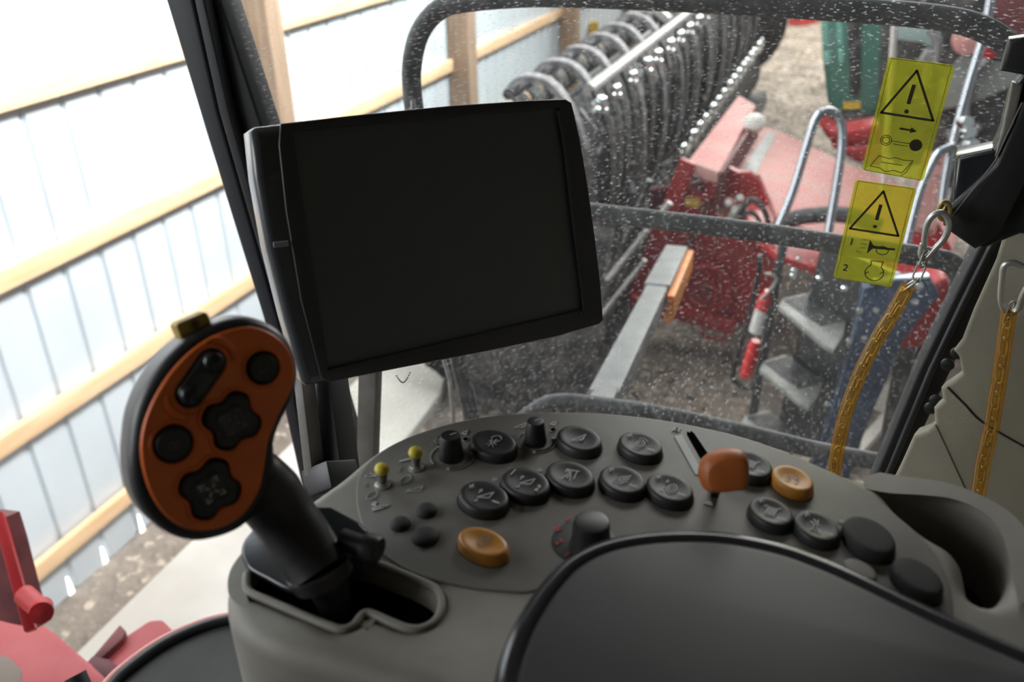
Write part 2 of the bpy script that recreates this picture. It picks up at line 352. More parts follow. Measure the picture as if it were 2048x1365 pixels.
tag(fbox('yellow_tag', frame(q, Vector((0.3, -1, 0))), -0.06, 0.06, -0.12, 0.12, 0, 0.05, yel_m, bevel=0.01), 'small bright yellow tag hanging on the far wall behind header', 'tag')
# concrete apron along the wall
q0 = PZ(118, 1325, 0.05); q1 = PZ(352, 1250, 0.05); print('apron', q0, q1)
xa, xb = -3.0, -2.36
ap = [(xa, -1.5), (xb, -1.5), (xb, 3.0), (xb+0.02, 4.2), (xb-0.0, 4.7), (xb-0.14, 5.1), (xb-0.4, 5.3), (xa, 5.4)]
struct(slab('trim_30', [Vector((a, b)) for a, b in ap], (Vector((0, 0, 0.075)), Vector((1, 0, 0)), Vector((0, 1, 0)), Vector((0, 0, 1))), 0.12, conc_m, bevel=0.01))
# husk litter: chips nobody could count
V = []; Fc = []
for _ in range(7000):
    y = random.uniform(2.5, 21); x = random.uniform(-2.3, 4.5)
    s = random.uniform(0.012, 0.045)*0.9; a = random.uniform(0, 6.28); k = len(V)
    u = Vector((math.cos(a), math.sin(a), random.uniform(-.3, .3)))*s*random.uniform(1, 2.4); v = Vector((-math.sin(a), math.cos(a), random.uniform(-.3, .3)))*s*0.55
    c = Vector((x, y, 0.045)); b = Vector((0, 0, s*0.35))
    V += [c-u, c-v, c+u, c+v, c-u*0.6+b, c-v*0.6+b, c+u*0.6+b, c+v*0.6+b]; Fc += [tuple(k+i for i in f) for f in BF]
husk_m = mat('corn_husk', (0.42, 0.34, 0.26), 0.9, col2=(0.24, 0.18, 0.13), vscale=3)
tag(mk('husk_litter', V, Fc, husk_m, smooth=10), 'dry husk and straw chips littering the dirt floor outside', 'litter', kind='stuff')
# ================================================================== HARVEST HEADER (black reel) parallel to the wall
XH = -1.6; YA, YB = 5.0, 13.6; RC = Vector((-1.98, 0, 1.3))
reel = thing('header_reel', 'long black reel with grey tines and shiny clamps lying along the steel wall', 'harvester header', (RC.x, YA, 0))
def along(name, x, z, y0, y1, r, m, seg=10): return tube(name, [(x, y0, z), (x, y1, z)], r, m, reel, seg)
along('centre_tube', RC.x, RC.z, YA, YB-0.1, 0.3, tine_m, 20)
bats = []
bats_def = [(-1.60, 2.0), (-1.42, 0.90), (-1.95, 2.06), (-2.3, 1.5), (-2.2, 0.9), (-1.9, 0.5)]
for k, (x, z) in enumerate(bats_def):
    along('bat_tube', x, z, YA+0.5 if k == 0 else (YA+2.9 if k == 1 else YA), YB, 0.042 if k < 2 else 0.035, bar_m if k < 2 else tine_m)
for y in (YA+0.15, (YA+YB)/2, YB):
    V = []; Fc = []
    for (x, z) in bats_def:
        fr = frame(Vector((RC.x, y, RC.z)), Vector((0, -1, 0)))
        d = Vector((x, y, z))-fr[0]; s = d.cross(Vector((0, 1, 0))).normalized()*0.04; kk = len(V)
        p = fr[0]; e = fr[0]+d
        V += [p-s, p+s, e+s*0.6, e-s*0.6]; V += [v+Vector((0, 0.03, 0)) for v in (p-s, p+s, e+s*0.6, e-s*0.6)]
        Fc += [tuple(kk+i for i in f) for f in BF]
    mk('reel_spider', V, Fc, tine_m, reel)
lathe('end_disc', [(0.02, 0), (0.80, 0), (0.82, 0.015), (0.80, 0.03), (0.02, 0.03)], (Vector((RC.x+0.06, YB+0.1, RC.z-0.1)), Vector((1, 0, 0)), Vector((0, 0, 1)), Vector((0, 1, 0))), darkm_m, reel, 40)
# tines: one mesh each, curved flat fingers; prototypes copied along the bats
def tine_mesh(pts, w, t, m):
    V = []; Fc = []; P = sm([Vector(p) for p in pts], 4, False)
    for i, p in enumerate(P):
        k = i/(len(P)-1); ww = w*(1-0.45*k); d = (P[min(i+1, len(P)-1)]-P[max(i-1, 0)]).normalized(); n = d.cross(Vector((0, 1, 0)))
        V += [p+Vector((0, -ww/2, 0))+n*t, p+Vector((0, ww/2, 0))+n*t, p+Vector((0, ww/2, 0))-n*t, p+Vector((0, -ww/2, 0))-n*t]
    for i in range(len(P)-1):
        for a in range(4): Fc.append((4*i+a, 4*i+(a+1) % 4, 4*i+4+(a+1) % 4, 4*i+4+a))
    Fc += [(0, 1, 2, 3), tuple(4*len(P)-4+a for a in (3, 2, 1, 0))]
    o = mk('tine', V, Fc, m, None, smooth=50); me = o.data; bpy.data.objects.remove(o); return me
def place(me, name, y, x=0, z=0, parent=reel, sc=1, rx=0):
    o = bpy.data.objects.new(name, me); COL.objects.link(o); o.parent = parent
    o.location = Vector((x, y, z))-parent.location; o.scale = (sc, 1, sc); o.rotation_euler = (rx, 0, 0); return o
hang_b = tine_mesh([(0, 0, 0), (0.10, 0, -0.25), (0.13, 0, -0.6), (0.10, 0, -0.95), (0.02, 0, -1.15)], 0.17, 0.012, tine_m)
hang_g = tine_mesh([(0.02, 0, 0), (0.13, 0, -0.25), (0.165, 0, -0.6), (0.14, 0, -0.9), (0.06, 0, -1.1)], 0.085, 0.012, tineg_m)
arc_g = tine_mesh([(-0.36, 0, 0.06), (-0.28, 0, 0.12), (-0.12, 0, 0.10), (0.02, 0, -0.06), (0.10, 0, -0.28)], 0.12, 0.02, tineg_m)
arc_w = tine_mesh([(-0.34, 0, 0.08), (-0.25, 0, 0.13), (-0.13, 0, 0.12), (-0.03, 0, 0.04)], 0.17, 0.03, bar_m)
low_b = tine_mesh([(0, 0, 0), (0.10, 0, -0.2), (0.10, 0, -0.55), (-0.1, 0, -0.85)], 0.2, 0.012, tine_m)
nt_ = 0; y = YA+0.1
while y < YB-0.1:
    yy = y+random.uniform(-.03, .03)
    place(hang_b, 'tine', yy, XH+random.uniform(-.03, .03), 2.0, rx=random.uniform(-.04, .04), sc=random.uniform(.92, 1.03)); nt_ += 1
    if y > 5.9 and nt_ % 3 == 0: place(hang_g, 'tine', yy+0.13, XH, 1.97, rx=random.uniform(-.03, .03))
    if nt_ % 2 == 1: place(arc_g if y < 7.6 else arc_w, 'tine', yy, XH, 2.02)
    y += 0.24
V = []; Fc = []; y = YA+0.1
lowmesh = low_b
V = []; Fc = []
for k in range(36):
    yy = YA+0.1+k*0.24
    for (x, z) in ((-1.50, 0.88), (-1.98, 2.06), (-2.25, 1.5)):
        b = len(V)
        for v in low_b.vertices: V.append((v.co.x*0.9+x, v.co.y+yy+random.uniform(-.003, .003), v.co.z*(0.95 if z < 1 else 0.3)+z))
        for p in low_b.polygons: Fc.append(tuple(b+i for i in p.vertices))
o = mk('tine_row', V, Fc, tine_m, reel, smooth=50); o['kind'] = 'stuff'
# shiny clamps below both near bats
bm = bmesh.new()
for c, s in (((0, 0, 0), (0.05, 0.045, 0.05)), ((0.015, 0.05, -0.07), (0.03, 0.03, 0.035)), ((0.0, -0.05, -0.04), (0.03, 0.025, 0.03))):
    bmesh.ops.create_icosphere(bm, subdivisions=2, radius=1, matrix=Matrix.Translation(c) @ Matrix.Diagonal((*s, 1)))
me = bpy.data.meshes.new('clamp'); bm.to_mesh(me); bm.free(); me.materials.append(shiny_m)
for p in me.polygons: p.use_smooth = True
for (x, z, y0, dy) in ((-1.53, 1.92, YA+0.5, 0.42), (-1.40, 0.99, 7.9, 0.36)):
    y = y0
    while y < YB-0.1:
        place(me, 'clamp', y+random.uniform(-.04, .04), x, z, sc=random.uniform(.8, 1.25)); y += dy
# small brackets and stub rods crowding the reel front
for k in range(90):
    y = YA+0.1+(YB-YA-1.0)*random.random()**1.5; z = random.uniform(0.25, 1.9); x = XH+0.14-0.12*abs(z-1.3)+random.uniform(-.02, .04)
    d = Vector((random.uniform(-.3, .5), random.uniform(-1, 1), random.uniform(-.8, .8))).normalized()*random.uniform(.03, .10)
    beam('bracket', Vector((x, y, z))-d, Vector((x, y, z))+d, random.uniform(.015, .035), .02, random.choice([tineg_m, tine_m, darkm_m, tineg_m]), reel, bevel=.003)
# dark back trough + frame of the header behind and under the reel
hb = thing('header_trough', 'dusty black auger trough on the ground beneath the reel', 'harvester header', (-2.3, YA, 0))
V = []; Fc = []; prof = [(-1.25, 0.05), (-1.3, 0.22), (-1.6, 0.12), (-2.1, 0.12), (-2.45, 0.3), (-2.52, 0.9), (-2.49, 0.92), (-2.42, 0.3), (-2.1, 0.03), (-1.3, 0.03)]
for yy in (YA-0.35, YB+0.2):
    for (x, z) in prof: V.append((x, yy, z))
n = len(prof); Fc = [tuple(range(n)), tuple(range(n, 2*n))[::-1]]+[(i, (i+1) % n, n+(i+1) % n, n+i) for i in range(n)]
mk('trough_sheet', V, Fc, darkm_m, hb)
tube('auger_tube', [(-1.95, YA-0.3, 0.4), (-1.95, YB, 0.4)], 0.16, darkm_m, hb, 20)
V = []; Fc = []
for k in range(260):
    a = k*0.5; yy = YA-0.2+k*0.033; c = Vector((-1.95, yy, 0.4)); d = Vector((math.cos(a), 0, math.sin(a)))
    V += [c+d*0.16, c+d*0.27]
    if k: b = len(V); Fc.append((b-4, b-3, b-1, b-2))
o = mk('auger_flight', V, Fc, darkm_m, hb, smooth=60); md = o.modifiers.new('t', 'SOLIDIFY'); md.thickness = 0.012
# near end panel of the header: black sheet, pale guard, sundry rods
pts = [PY(x, y, 4.75) for x, y in ((1060, 640), (1120, 560), (1225, 470), (1262, 600), (1190, 720), (1150, 850), (1090, 800))]
prism('end_sheet', [PY(x, y, 4.62) for x, y in ((880, 560), (1180, 430), (1290, 420), (1245, 560), (1175, 770), (1130, 835), (1040, 800), (930, 740))], (0, 0.04, 0), darkm_m, hb, 0.008)
for (a, b, r) in (((1215, 560), (1340, 405), 0.018), ((1195, 640), (1290, 520), 0.014), ((1235, 430), (1200, 640), 0.02), ((1300, 360), (1215, 560), 0.02)):
    tube('brace_rod', [PY(*a, 4.55), PY(*b, 4.58)], r, bar_m if r < .019 else darkm_m, hb)
# milky white divider snout near the header
sn = thing('crop_divider', 'milky white plastic divider cone with a round hole below the screen', 'divider', tuple(PY(1090, 800, 4.2)))
fr = frame(PZ(1090, 812, 0.03), Vector((0, -1, 0.2)))
slab('cone_shell', sm(px2(fr, [(1048, 808), (1046, 788), (1062, 775), (1072, 745), (1100, 732), (1125, 745), (1142, 775), (1145, 800), (1120, 812), (1090, 802), (1075, 812)])), fr, 0.12, bottle_m, sn, holes=[circ(*L2(fr, PP(1066, 799, fr[0], fr[3])), 0.017)[:-1], sm(px2(fr, [(1102, 795), (1105, 768), (1118, 765), (1126, 790)]))], bevel=0.012)
# ================================================================== RED MACHINE between header and ladder
rm = thing('red_header_frame', 'dusty red machine end with long pink top, holes, yellow decal and round hub', 'farm machine', tuple(PY(1400, 640, 6.0)))
Yf = 6.0
def rp(pts, Y=Yf): return [PY(x, y, Y) for x, y in pts]
left_o = [(1375, 325), (1432, 345), (1448, 330), (1475, 345), (1500, 345), (1520, 365), (1560, 480), (1545, 560), (1532, 640), (1490, 652), (1440, 640), (1260, 598), (1275, 560)]
frf = frame(PY(1400, 500, Yf), Vector((0, -1, 0)))
hole1 = px2(frf, [(1380, 345), (1412, 355), (1408, 388), (1372, 375)])
hole2 = [Vector(c) for c in circ(*L2(frf, PY(1440, 398, Yf)), 0.042)[:-1]]
slab('front_plate', px2(frf, left_o), frf, 0.06, red_m, rm, holes=[hole1, hole2], bevel=0.008)
prism('inner_plate', rp([(1300, 380), (1500, 350), (1550, 480), (1520, 640), (1290, 590)], Yf+0.35), (0, 0.05, 0), dred_m, rm)
beam('edge_flange', PY(1378, 322, Yf-0.03), PY(1268, 602, Yf-0.03), 0.05, 0.12, red_m, rm, bevel=0.008)
beam('edge_flange', PY(1420, 400, Yf-0.06), PY(1330, 590, Yf-0.06), 0.03, 0.05, dred_m, rm)
# long top box running away parallel to the wall
zt = PY(1378, 322, Yf).z; print('ztop', zt)
tp = [PZ(1376, 322, zt), PZ(1440, 345, zt), PZ(1512, 210, zt), PZ(1478, 190, zt)]
prism('top_cover', tp, (0, 0, -0.09), pink_m, rm, 0.012)
prism('top_rib', [PZ(1436, 345, zt+.02), PZ(1446, 345, zt+.02), PZ(1522, 225, zt+.02), PZ(1514, 225, zt+.02)], (0, 0, -0.3), dred_m, rm, 0.004)
lp = lathe('work_lamp', [(0.0, 0.05), (0.05, 0.04), (0.085, 0), (0.07, -0.06), (0.02, -0.1)], frame(PZ(1508, 243, zt+0.06), Vector((0, -0.6, 1))), white_m, rm); lab(lp, 'round white lamp glass')
# decal, hub, boss
fb = frame(PY(1385, 405, Yf-0.07), Vector((0, -1, 0)))
lab(slab('decal', [(-.05, -.035), (.055, -.03), (.045, .035), (-.055, .03)], fb, 0.004, yel_m, rm), 'yellow decal')
hubf = frame(PY(1410, 578, Yf-0.06), Vector((0, -1, 0)))
hb_ = lathe('hub', [(0.20, -0.05), (0.20, 0.02), (0.185, 0.035), (0.165, 0.03), (0.15, 0.0), (0.10, -0.01), (0.09, 0.03), (0.035, 0.035), (0.03, 0.06), (0.0, 0.06)], hubf, red_m, rm, 40)
lathe('hub_bearing', [(0.055, 0.03), (0.05, 0.06), (0.03, 0.065), (0.028, 0.045), (0.0, 0.045)], hubf, dred_m, hb_, 24)
lathe('boss', [(0.075, -0.04), (0.07, 0.05), (0.045, 0.055), (0.04, 0.02), (0.0, 0.02)], frame(PY(1455, 415, Yf-0.03), Vector((0.2, -1, 0.1))), pink_m, rm, 24)
wbox_ = beam('lower_rail', PY(1262, 600, Yf-0.1), PY(1470, 655, Yf-0.1), 0.08, 0.1, red_m, rm, bevel=0.01)
tube('foot_loop', [PY(1405, 640, Yf-.1), PY(1408, 672, Yf-.1), PY(1450, 678, Yf-.1), PY(1452, 650, Yf-.1)], 0.014, red_m, rm, 8, sub=4)
# hydraulic couplers and hoses
hc = thing('hydraulic_coupler', 'pale steel hydraulic coupler with thumb screws on the red frame', 'coupler', tuple(PY(1470, 440, 5.7)))
tube('body', [PY(1440, 462, 5.75), PY(1470, 430, 5.75), PY(1488, 415, 5.75)], 0.035, steel_m, hc, 14)
for x, y, r in ((1480, 396, .022), (1457, 406, .022), (1499, 402, .02), (1482, 432, .022), (1470, 420, .026)):
    lathe('knob', [(0, -.02), (r, -.02), (r*1.1, 0), (r, .02), (0, .022)], frame(PY(x, y, 5.68), Vector((0.3, -1, 0.5))), white_m, hc, 16)
hose_lab = ['grey hose arching over the coupler on the red machine', 'lower dark hose curving beside the coupler', 'thick black hose sweeping behind the chrome handle']
for k, (pp, r) in enumerate((([(1478, 430), (1500, 400), (1525, 415), (1538, 455), (1530, 480)], 0.02), ([(1470, 445), (1500, 425), (1520, 445), (1522, 480)], 0.016), ([(1540, 470), (1580, 440), (1640, 430), (1700, 432), (1760, 455)], 0.05))):
    tag(tube('hydraulic_hose', [PY(x, y, 5.4 if k == 2 else 5.6) for x, y in pp], r, rail_m, None, 12, sub=5), hose_lab[k], 'hose')
# wide sloped red shield to the right, pink with dust, grey band
sh = thing('red_shield', 'wide sloping red shield dusted pink with a grey band across it', 'machine cover', tuple(PY(1620, 470, 6.2)))
tl, tr = PY(1520, 255, 7.6), PY(1905, 420, 7.0); bl, br = PY(1448, 345, 6.15), PY(1880, 560, 6.0)
bl2, br2 = PY(1560, 448, 5.95), PY(1700, 495, 5.9)
A0, A1, B1, B0 = PY(1455, 345, 6.3), PY(1522, 252, 7.7), PY(1915, 400, 7.3), PY(1560, 452, 5.95)
n = (A1-A0).cross(B1-A0).normalized()
if n.z < 0: n = -n
frs = frame(A0, n)
slab('cover_sheet', px2(frs, [(1440, 345), (1515, 250), (1560, 262), (1700, 330), (1930, 420), (1900, 520), (1740, 500), (1690, 482), (1560, 440), (1520, 350)]), frs, 0.03, pink_m, sh, bevel=0.006)
lab(slab('band', px2((frs[0]+n*0.004, frs[1], frs[2], n), [(1477, 348), (1536, 263), (1552, 270), (1505, 358)]), (frs[0]+n*0.004, frs[1], frs[2], n), 0.006, armsteel_m, sh), 'grey band')
slab('lower_lip', px2((frs[0]+n*-0.0, frs[1], frs[2], n), [(1480, 345), (1515, 350), (1560, 437), (1690, 478), (1860, 512), (1850, 560), (1700, 545), (1560, 500), (1500, 440)]), (frs[0]-n*0.035, frs[1], frs[2], n), 0.05, red_m, sh, bevel=0.008)
# perforated pink-red panel further right and red body piece
pr = thing('perforated_red_panel', 'dusty red panel with rows of dark slots right of the stickers', 'machine panel', tuple(PY(1870, 400, 5.2)))
frp = frame(PY(1870, 400, 5.2), Vector((0, -1, 0.25)))
hol = []
for i in range(6):
    for j in range(2):
        c = L2(frp, PP(1858-i*3.5+j*22, 325+i*27+j*3, frp[0], frp[3])); hol.append([(c[0]+a*0.012, c[1]+b*0.006) for a, b in ((-1, -1), (1, -1), (1, 1), (-1, 1))])
slab('panel_sheet', px2(frp, [(1850, 300), (1895, 310), (1890, 380), (1870, 470), (1830, 462), (1822, 400)]), frp, 0.03, pink_m, pr, holes=hol, bevel=0.0)
slab('lower_body', px2(frp, [(1815, 430), (1880, 450), (1905, 500), (1880, 540), (1800, 500)]), (frp[0]+frp[3]*-0.03, *frp[1:]), 0.1, red_m, pr, bevel=0.01)
# red shape lower right behind chain
rb = thing('red_fender', 'dark red curved body piece seen low behind the amber chain', 'machine body', tuple(PY(1820, 640, 3.9)))
fr = frame(PY(1820, 640, 3.9), Vector((0, -1, 0)))
slab('fender_sheet', sm(px2(fr, [(1770, 700), (1790, 660), (1830, 600), (1880, 560), (1900, 580), (1880, 640), (1850, 690), (1810, 700)])), fr, 0.3, red_m, rb, bevel=0.02)
pf_ = PY(1835, 650, 3.98); beam('support_leg', pf_, Vector((pf_.x+0.05, pf_.y+0.1, 0)), 0.12, 0.08, darkm_m, rb)
# ================================================================== LIGHT ARM with amber reflector
ar = thing('light_arm', 'grey square steel arm reaching out with an amber reflector at its tip', 'arm', tuple(PD(1190, 790, 2.3)))
a0, a1 = PD(1205, 812, 2.25), PD(1352, 512, 3.9)
am = lerp = a0.lerp(a1, 0.62)
beam('arm_tube', a0, am, 0.075, 0.08, armsteel_m, ar, bevel=0.006)
beam('arm_end', am-(a1-a0).normalized()*0.01, a1, 0.092, 0.092, armsteel_m, ar, bevel=0.006)
beam('arm_bracket', a0+Vector((0,0.05,0)), PY(1200, 822, 1.46), 0.05, 0.05, armsteel_m, ar)
d = (a1-a0).normalized(); s = d.cross(Vector((0, 0, 1))).normalized(); u = s.cross(d)
c = a1-d*0.33+s*0.058+u*-0.02
o = beam('reflector', c-d*0.42, c+d*0.34, 0.03, 0.10, mat('amber_reflector', (0.95, 0.22, 0.03), 0.5, col2=(1.0, 0.42, 0.04), vscale=6), ar, bevel=0.01); lab(o, 'bright orange reflector strip')
nt = o.data.materials[0].node_tree; pb = nt.nodes['Principled BSDF']; pb.inputs['Emission Color'].default_value = (1, 0.16, 0.02, 1); pb.inputs['Emission Strength'].default_value = 0.0  # emission off; the bright orange colour stands in for the glow
# ================================================================== LADDER with steps and chrome handles
ld = thing('access_ladder', 'black access ladder with grey grip treads and chrome grab handle', 'ladder', tuple(PZ(1560, 900, 0.9)))
zs = (1.6, 1.33, 1.08)
tr_px = [[(1557, 612), (1566, 597), (1612, 587), (1692, 642), (1688, 668), (1668, 700), (1650, 690)],
         [(1519, 738), (1528, 722), (1572, 710), (1645, 765), (1638, 790), (1618, 815), (1600, 806)],
         [(1483, 842), (1492, 832), (1536, 822), (1600, 872), (1592, 895), (1572, 915), (1555, 905)]]
for z, pp in zip(zs, tr_px):
    P = [PZ(x, y, z) for x, y in pp]
    t = prism('step', P, (0, 0, -0.022), tread_m, ld, 0.003)
    # raised grip ribs along each tread
    a, b, c, dd = P[1], P[2], P[3], P[5]; V = []; Fc = []
    dirv = (P[3]-P[2]).normalized(); wv = (P[2]-P[1])
    for k in range(7):
        s0 = P[1]+wv*(k/6.5)+dirv*0.015; e0 = s0+(P[3]-P[2])*0.93; sd = wv.normalized()*0.006; kk = len(V)
        V += [s0-sd, e0-sd, e0+sd, s0+sd]; V += [v+Vector((0, 0, 0.006)) for v in (s0-sd, e0-sd, e0+sd, s0+sd)]; Fc += [tuple(kk+i for i in f) for f in BF]
    mk('grip_rib', V, Fc, rail_m, t, smooth=10)
# side plates and riser behind the treads (closed black housing)
def pzs(lst): return [PZ(x, y, z) for x, y, z in lst]
top_l, top_r = PZ(1592, 488, 1.86), PZ(1756, 560, 1.86)
bot_l, bot_r = PZ(1505, 860, 0.98), PZ(1635, 960, 0.98)
back = Vector((0.25, 0.12, 0))
mk('back_plate', [top_l+back*0.4, top_r+back*0.4, bot_r+back*0.4, bot_l+back*0.4]+[v+back*0.5 for v in (top_l, top_r, bot_r, bot_l)], BF, black_m, ld)
for a, b, nm in ((PZ(1570, 470, 1.86), PZ(1498, 870, 0.95), 'side_plate'), (PZ(1752, 560, 1.86), PZ(1632, 930, 0.95), 'side_plate')):
    beam(nm, a, b+(b-a)*1.02, 0.035, 0.03, black_m, ld, bevel=0.003)
for x, y in ((1590, 535), (1640, 550), (1690, 570), (1588, 545), (1600, 512)):
    lathe('bolt', [(0, 0), (.012, 0), (.012, .008), (0, .012)], frame(PZ(x, y, 1.82)+Vector((0.0, -0.03, 0)), Vector((0, -1, .4))), shiny_m, ld, 10)
tube('grab_handle', [PD(1556, 455, 3.9), PD(1585, 385, 3.9), PD(1614, 290, 3.9), PD(1632, 238, 3.9), PD(1657, 222, 3.9), PD(1681, 242, 3.9), PD(1683, 300, 3.9), PD(1668, 400, 3.9), PD(1652, 490, 3.9)], 0.018, chrome_m, ld, 12, sub=5)
# second bright rail right of stickers
h2 = thing('grab_rail', 'bent chrome grab rail rising behind the right window edge', 'handrail', tuple(PD(1860, 520, 3.6)))
tube('long_rail', [PD(1985, -20, 3.7), PD(1968, 70, 3.7), PD(1935, 180, 3.7), PD(1895, 330, 3.7), PD(1880, 440, 3.7)], 0.016, chrome_m, h2, 12, sub=4)
tube('bent_rail', [PD(1912, 292, 3.65), PD(1880, 305, 3.65), PD(1858, 340, 3.65), PD(1835, 400, 3.65), PD(1810, 500, 3.65)], 0.016, chrome_m, h2, 12, sub=5)
for x, y in ((1935, 265), (1942, 290), (1930, 245)):
    lathe('clamp', [(0, -.03), (.02, -.03), (.025, 0), (.02, .03), (0, .03)], frame(PD(x, y, 3.6), Vector((.3, -1, .3))), shiny_m, h2, 12)
# fire extinguisher in its black hoop beside the ladder
fe = thing('fire_extinguisher', 'red fire extinguisher with white label strapped beside the ladder', 'fire extinguisher', tuple(PY(1500, 760, 3.7)))
ax0, ax1 = PY(1492, 752, 3.7), PY(1512, 682, 3.7); axv = (ax1-ax0).normalized(); H_ = (ax1-ax0).length
fr = frame(ax0, axv, Vector((0, 1, 0)))
lathe('cylinder', [(0.0, 0), (0.028, 0.0), (0.03, 0.01), (0.03, H_*0.85), (0.02, H_), (0, H_)], fr, mat('extinguisher_red', (0.75, 0.03, 0.03), 0.3), fe, 24)
ax2, ax3 = PY(1514, 664, 3.7), PY(1540, 575, 3.7)
fr2 = frame(ax2, (ax3-ax2).normalized(), Vector((0, 1, 0))); H2 = (ax3-ax2).length
lathe('label_sleeve', [(0.0, 0), (0.034, 0), (0.036, 0.01), (0.036, H2*0.52), (0.0, H2*0.52)], fr2, mat('extinguisher_white', (0.8, 0.78, 0.76), 0.4), fe, 24)
lathe('shoulder', [(0.0, H2*0.52), (0.0355, H2*0.52), (0.0355, H2*0.72), (0.018, H2*0.92), (0, H2*0.92)], fr2, MATS['extinguisher_red'], fe, 24)
tube('valve_handle', [PY(1522, 600, 3.65), PY(1545, 575, 3.65), PY(1552, 555, 3.65), PY(1530, 548, 3.65)], 0.007, steel_m, fe, 8, sub=3)
hoop = tube('extinguisher_hoop', [PY(x, y, 3.74) for x, y in ((1520, 510), (1515, 560), (1490, 660), (1466, 745), (1475, 768), (1498, 778), (1512, 770))], 0.012, black_m, None, 10, sub=5)
tag(hoop, 'thin bent black hoop guarding the fire extinguisher', 'bracket')
# blue-grey glossy panel right of the ladder; bolts added in place of its specular spots
bp_ = thing('glossy_side_panel', 'blue grey glossy panel with bright glint studs right of the ladder', 'machine panel', tuple(PY(1740, 860, 3.3)))
fr = frame(PY(1740, 700, 3.35), Vector((0.1, -1, 0.1)))
slab('panel_body', px2(fr, [(1725, 575), (1790, 560), (1860, 555), (1880, 590), (1810, 680), (1775, 760), (1735, 850), (1700, 960), (1610, 960), (1650, 860), (1700, 700)]), fr, 0.08, blue_m, bp_, bevel=0.01)
for x, y, r in ((1719, 622, .013), (1752, 620, .013), (1728, 675, .012), (1698, 682, .012), (1655, 808, .012), (1838, 572, .016), (1830, 603, .014)):
    lathe('bolt', [(0, 0), (r, 0), (r*.9, r*.6), (0, r)], frame(PP(x, y, fr[0]+fr[3]*0.02, fr[3]), fr[3]), shiny_m, bp_, 12)
tag(beam('pale_board', PZ(1755, 815, .1), PZ(1850, 700, .12), 0.10, 0.05, sack_m), 'pale board leaning low behind the amber chain', 'board')
tag(beam('pale_board', PZ(1690, 930, .1), PZ(1775, 835, .12), 0.07, 0.04, sack_m), 'short pale board just above the console behind lower rail', 'board')
# ================================================================== GREEN MACHINE and dark implements in the far right
gm = thing('green_machine', 'green machine with bright painted reflection stripes and a yellow decal in the far background', 'farm machine', tuple(PY(1690, 240, 9.0)))
fr = frame(PY(1690, 150, 9.0), Vector((0, -1, 0.1)))
slab('green_body', px2(fr, [(1638, -40), (1780, -40), (1775, 100), (1760, 215), (1735, 245), (1680, 235), (1655, 205), (1645, 120)]), fr, 0.9, green_m, gm, bevel=0.05)
for x0, x1, y1 in ((1642, 1656, 95), (1672, 1683, 92)):  # pale bars paint the reflections in the machine's windows
    lab(slab('reflection_strip', px2((fr[0]+fr[3]*.01, *fr[1:]), [(x0-3, -35), (x1-3, -35), (x1+3, y1), (x0+3, y1)]), (fr[0]+fr[3]*.01, *fr[1:]), 0.03, mintrefl_m, gm, bevel=0.008), 'pale mint painted reflection')
    slab('reflection_strip', px2((fr[0]+fr[3]*.01, *fr[1:]), [(x0+4, y1+6), (x1+4, y1+6), (x1+3, y1+35), (x0+6, y1+35)]), (fr[0]+fr[3]*.01, *fr[1:]), 0.03, mintrefl_m, gm, bevel=0.008)
slab('pillar', px2((fr[0]+fr[3]*.02, *fr[1:]), [(1692, -35), (1725, -35), (1720, 190), (1700, 190)]), (fr[0]+fr[3]*.02, *fr[1:]), 0.03, darkm_m, gm, bevel=0.008)
lab(slab('decal', px2((fr[0]+fr[3]*.02, *fr[1:]), [(1686, 205), (1721, 204), (1722, 217), (1687, 219)]), (fr[0]+fr[3]*.02, *fr[1:]), 0.01, yel_m, gm), 'yellow decal')
prism('base', [PY(x, y, 8.9) for x, y in ((1655, 225), (1760, 230), (1765, 300), (1665, 300))], (0, 0.9, 0), darkm_m, gm, 0.03)
rs = thing('red_scoop', 'red curved scoop standing below the green machine', 'machine part', tuple(PY(1700, 330, 8.0)))
fr = frame(PY(1690, 290, 8.0), Vector((0, -1, 0.1)))
slab('upper_lip', sm(px2(fr, [(1638, 243), (1665, 256), (1700, 256), (1760, 252), (1765, 285), (1700, 290), (1665, 285), (1648, 268)])), fr, 0.5, red_m, rs, bevel=0.04)
slab('lower_shell', sm(px2(fr, [(1660, 286), (1700, 292), (1760, 290), (1765, 330), (1720, 328), (1690, 312)])), fr, 0.4, red_m, rs, bevel=0.04)
di = thing('dark_implement', 'dusty dark implement with grey panel at the far right behind the glass', 'farm machine', tuple(PY(1900, 330, 7.6)))
fr = frame(PY(1900, 200, 7.6), Vector((0, -1, 0.1)))
slab('dark_body', px2(fr, [(1765, -60), (2120, -60), (2120, 420), (1960, 430), (1840, 330), (1790, 330), (1755, 240)]), fr, 0.6, darkm_m, di, bevel=0.02)
slab('upper_panel', px2((fr[0]+fr[3]*.03, *fr[1:]), [(1793, 45), (1880, 48), (1890, 110), (1840, 85), (1795, 80)]), (fr[0]+fr[3]*.03, *fr[1:]), 0.06, mat('misty_green_panel', (0.3, 0.4, 0.38), 0.3), di, bevel=0.01)
slab('grey_panel', px2((fr[0]+fr[3]*.06, *fr[1:]), [(1925, 110), (2040, 130), (2045, 165), (1950, 205), (1870, 225), (1880, 160)]), (fr[0]+fr[3]*.06, *fr[1:]), 0.06, mat('sage_grey_panel', (0.28, 0.3, 0.28), 0.5, var=0.2), di, bevel=0.01)
for pp in ([(1860, 60), (1875, 90), (1870, 130)], [(1900, 260), (1915, 300), (1960, 250)], [(1840, 130), (1860, 100), (1850, 170)], [(1975, 120), (1940, 160), (1930, 260)]):
    tube('pipe', [PP(x, y, fr[0]+fr[3]*0.1, fr[3]) for x, y in pp], 0.03, armsteel_m, di, 8, sub=4)
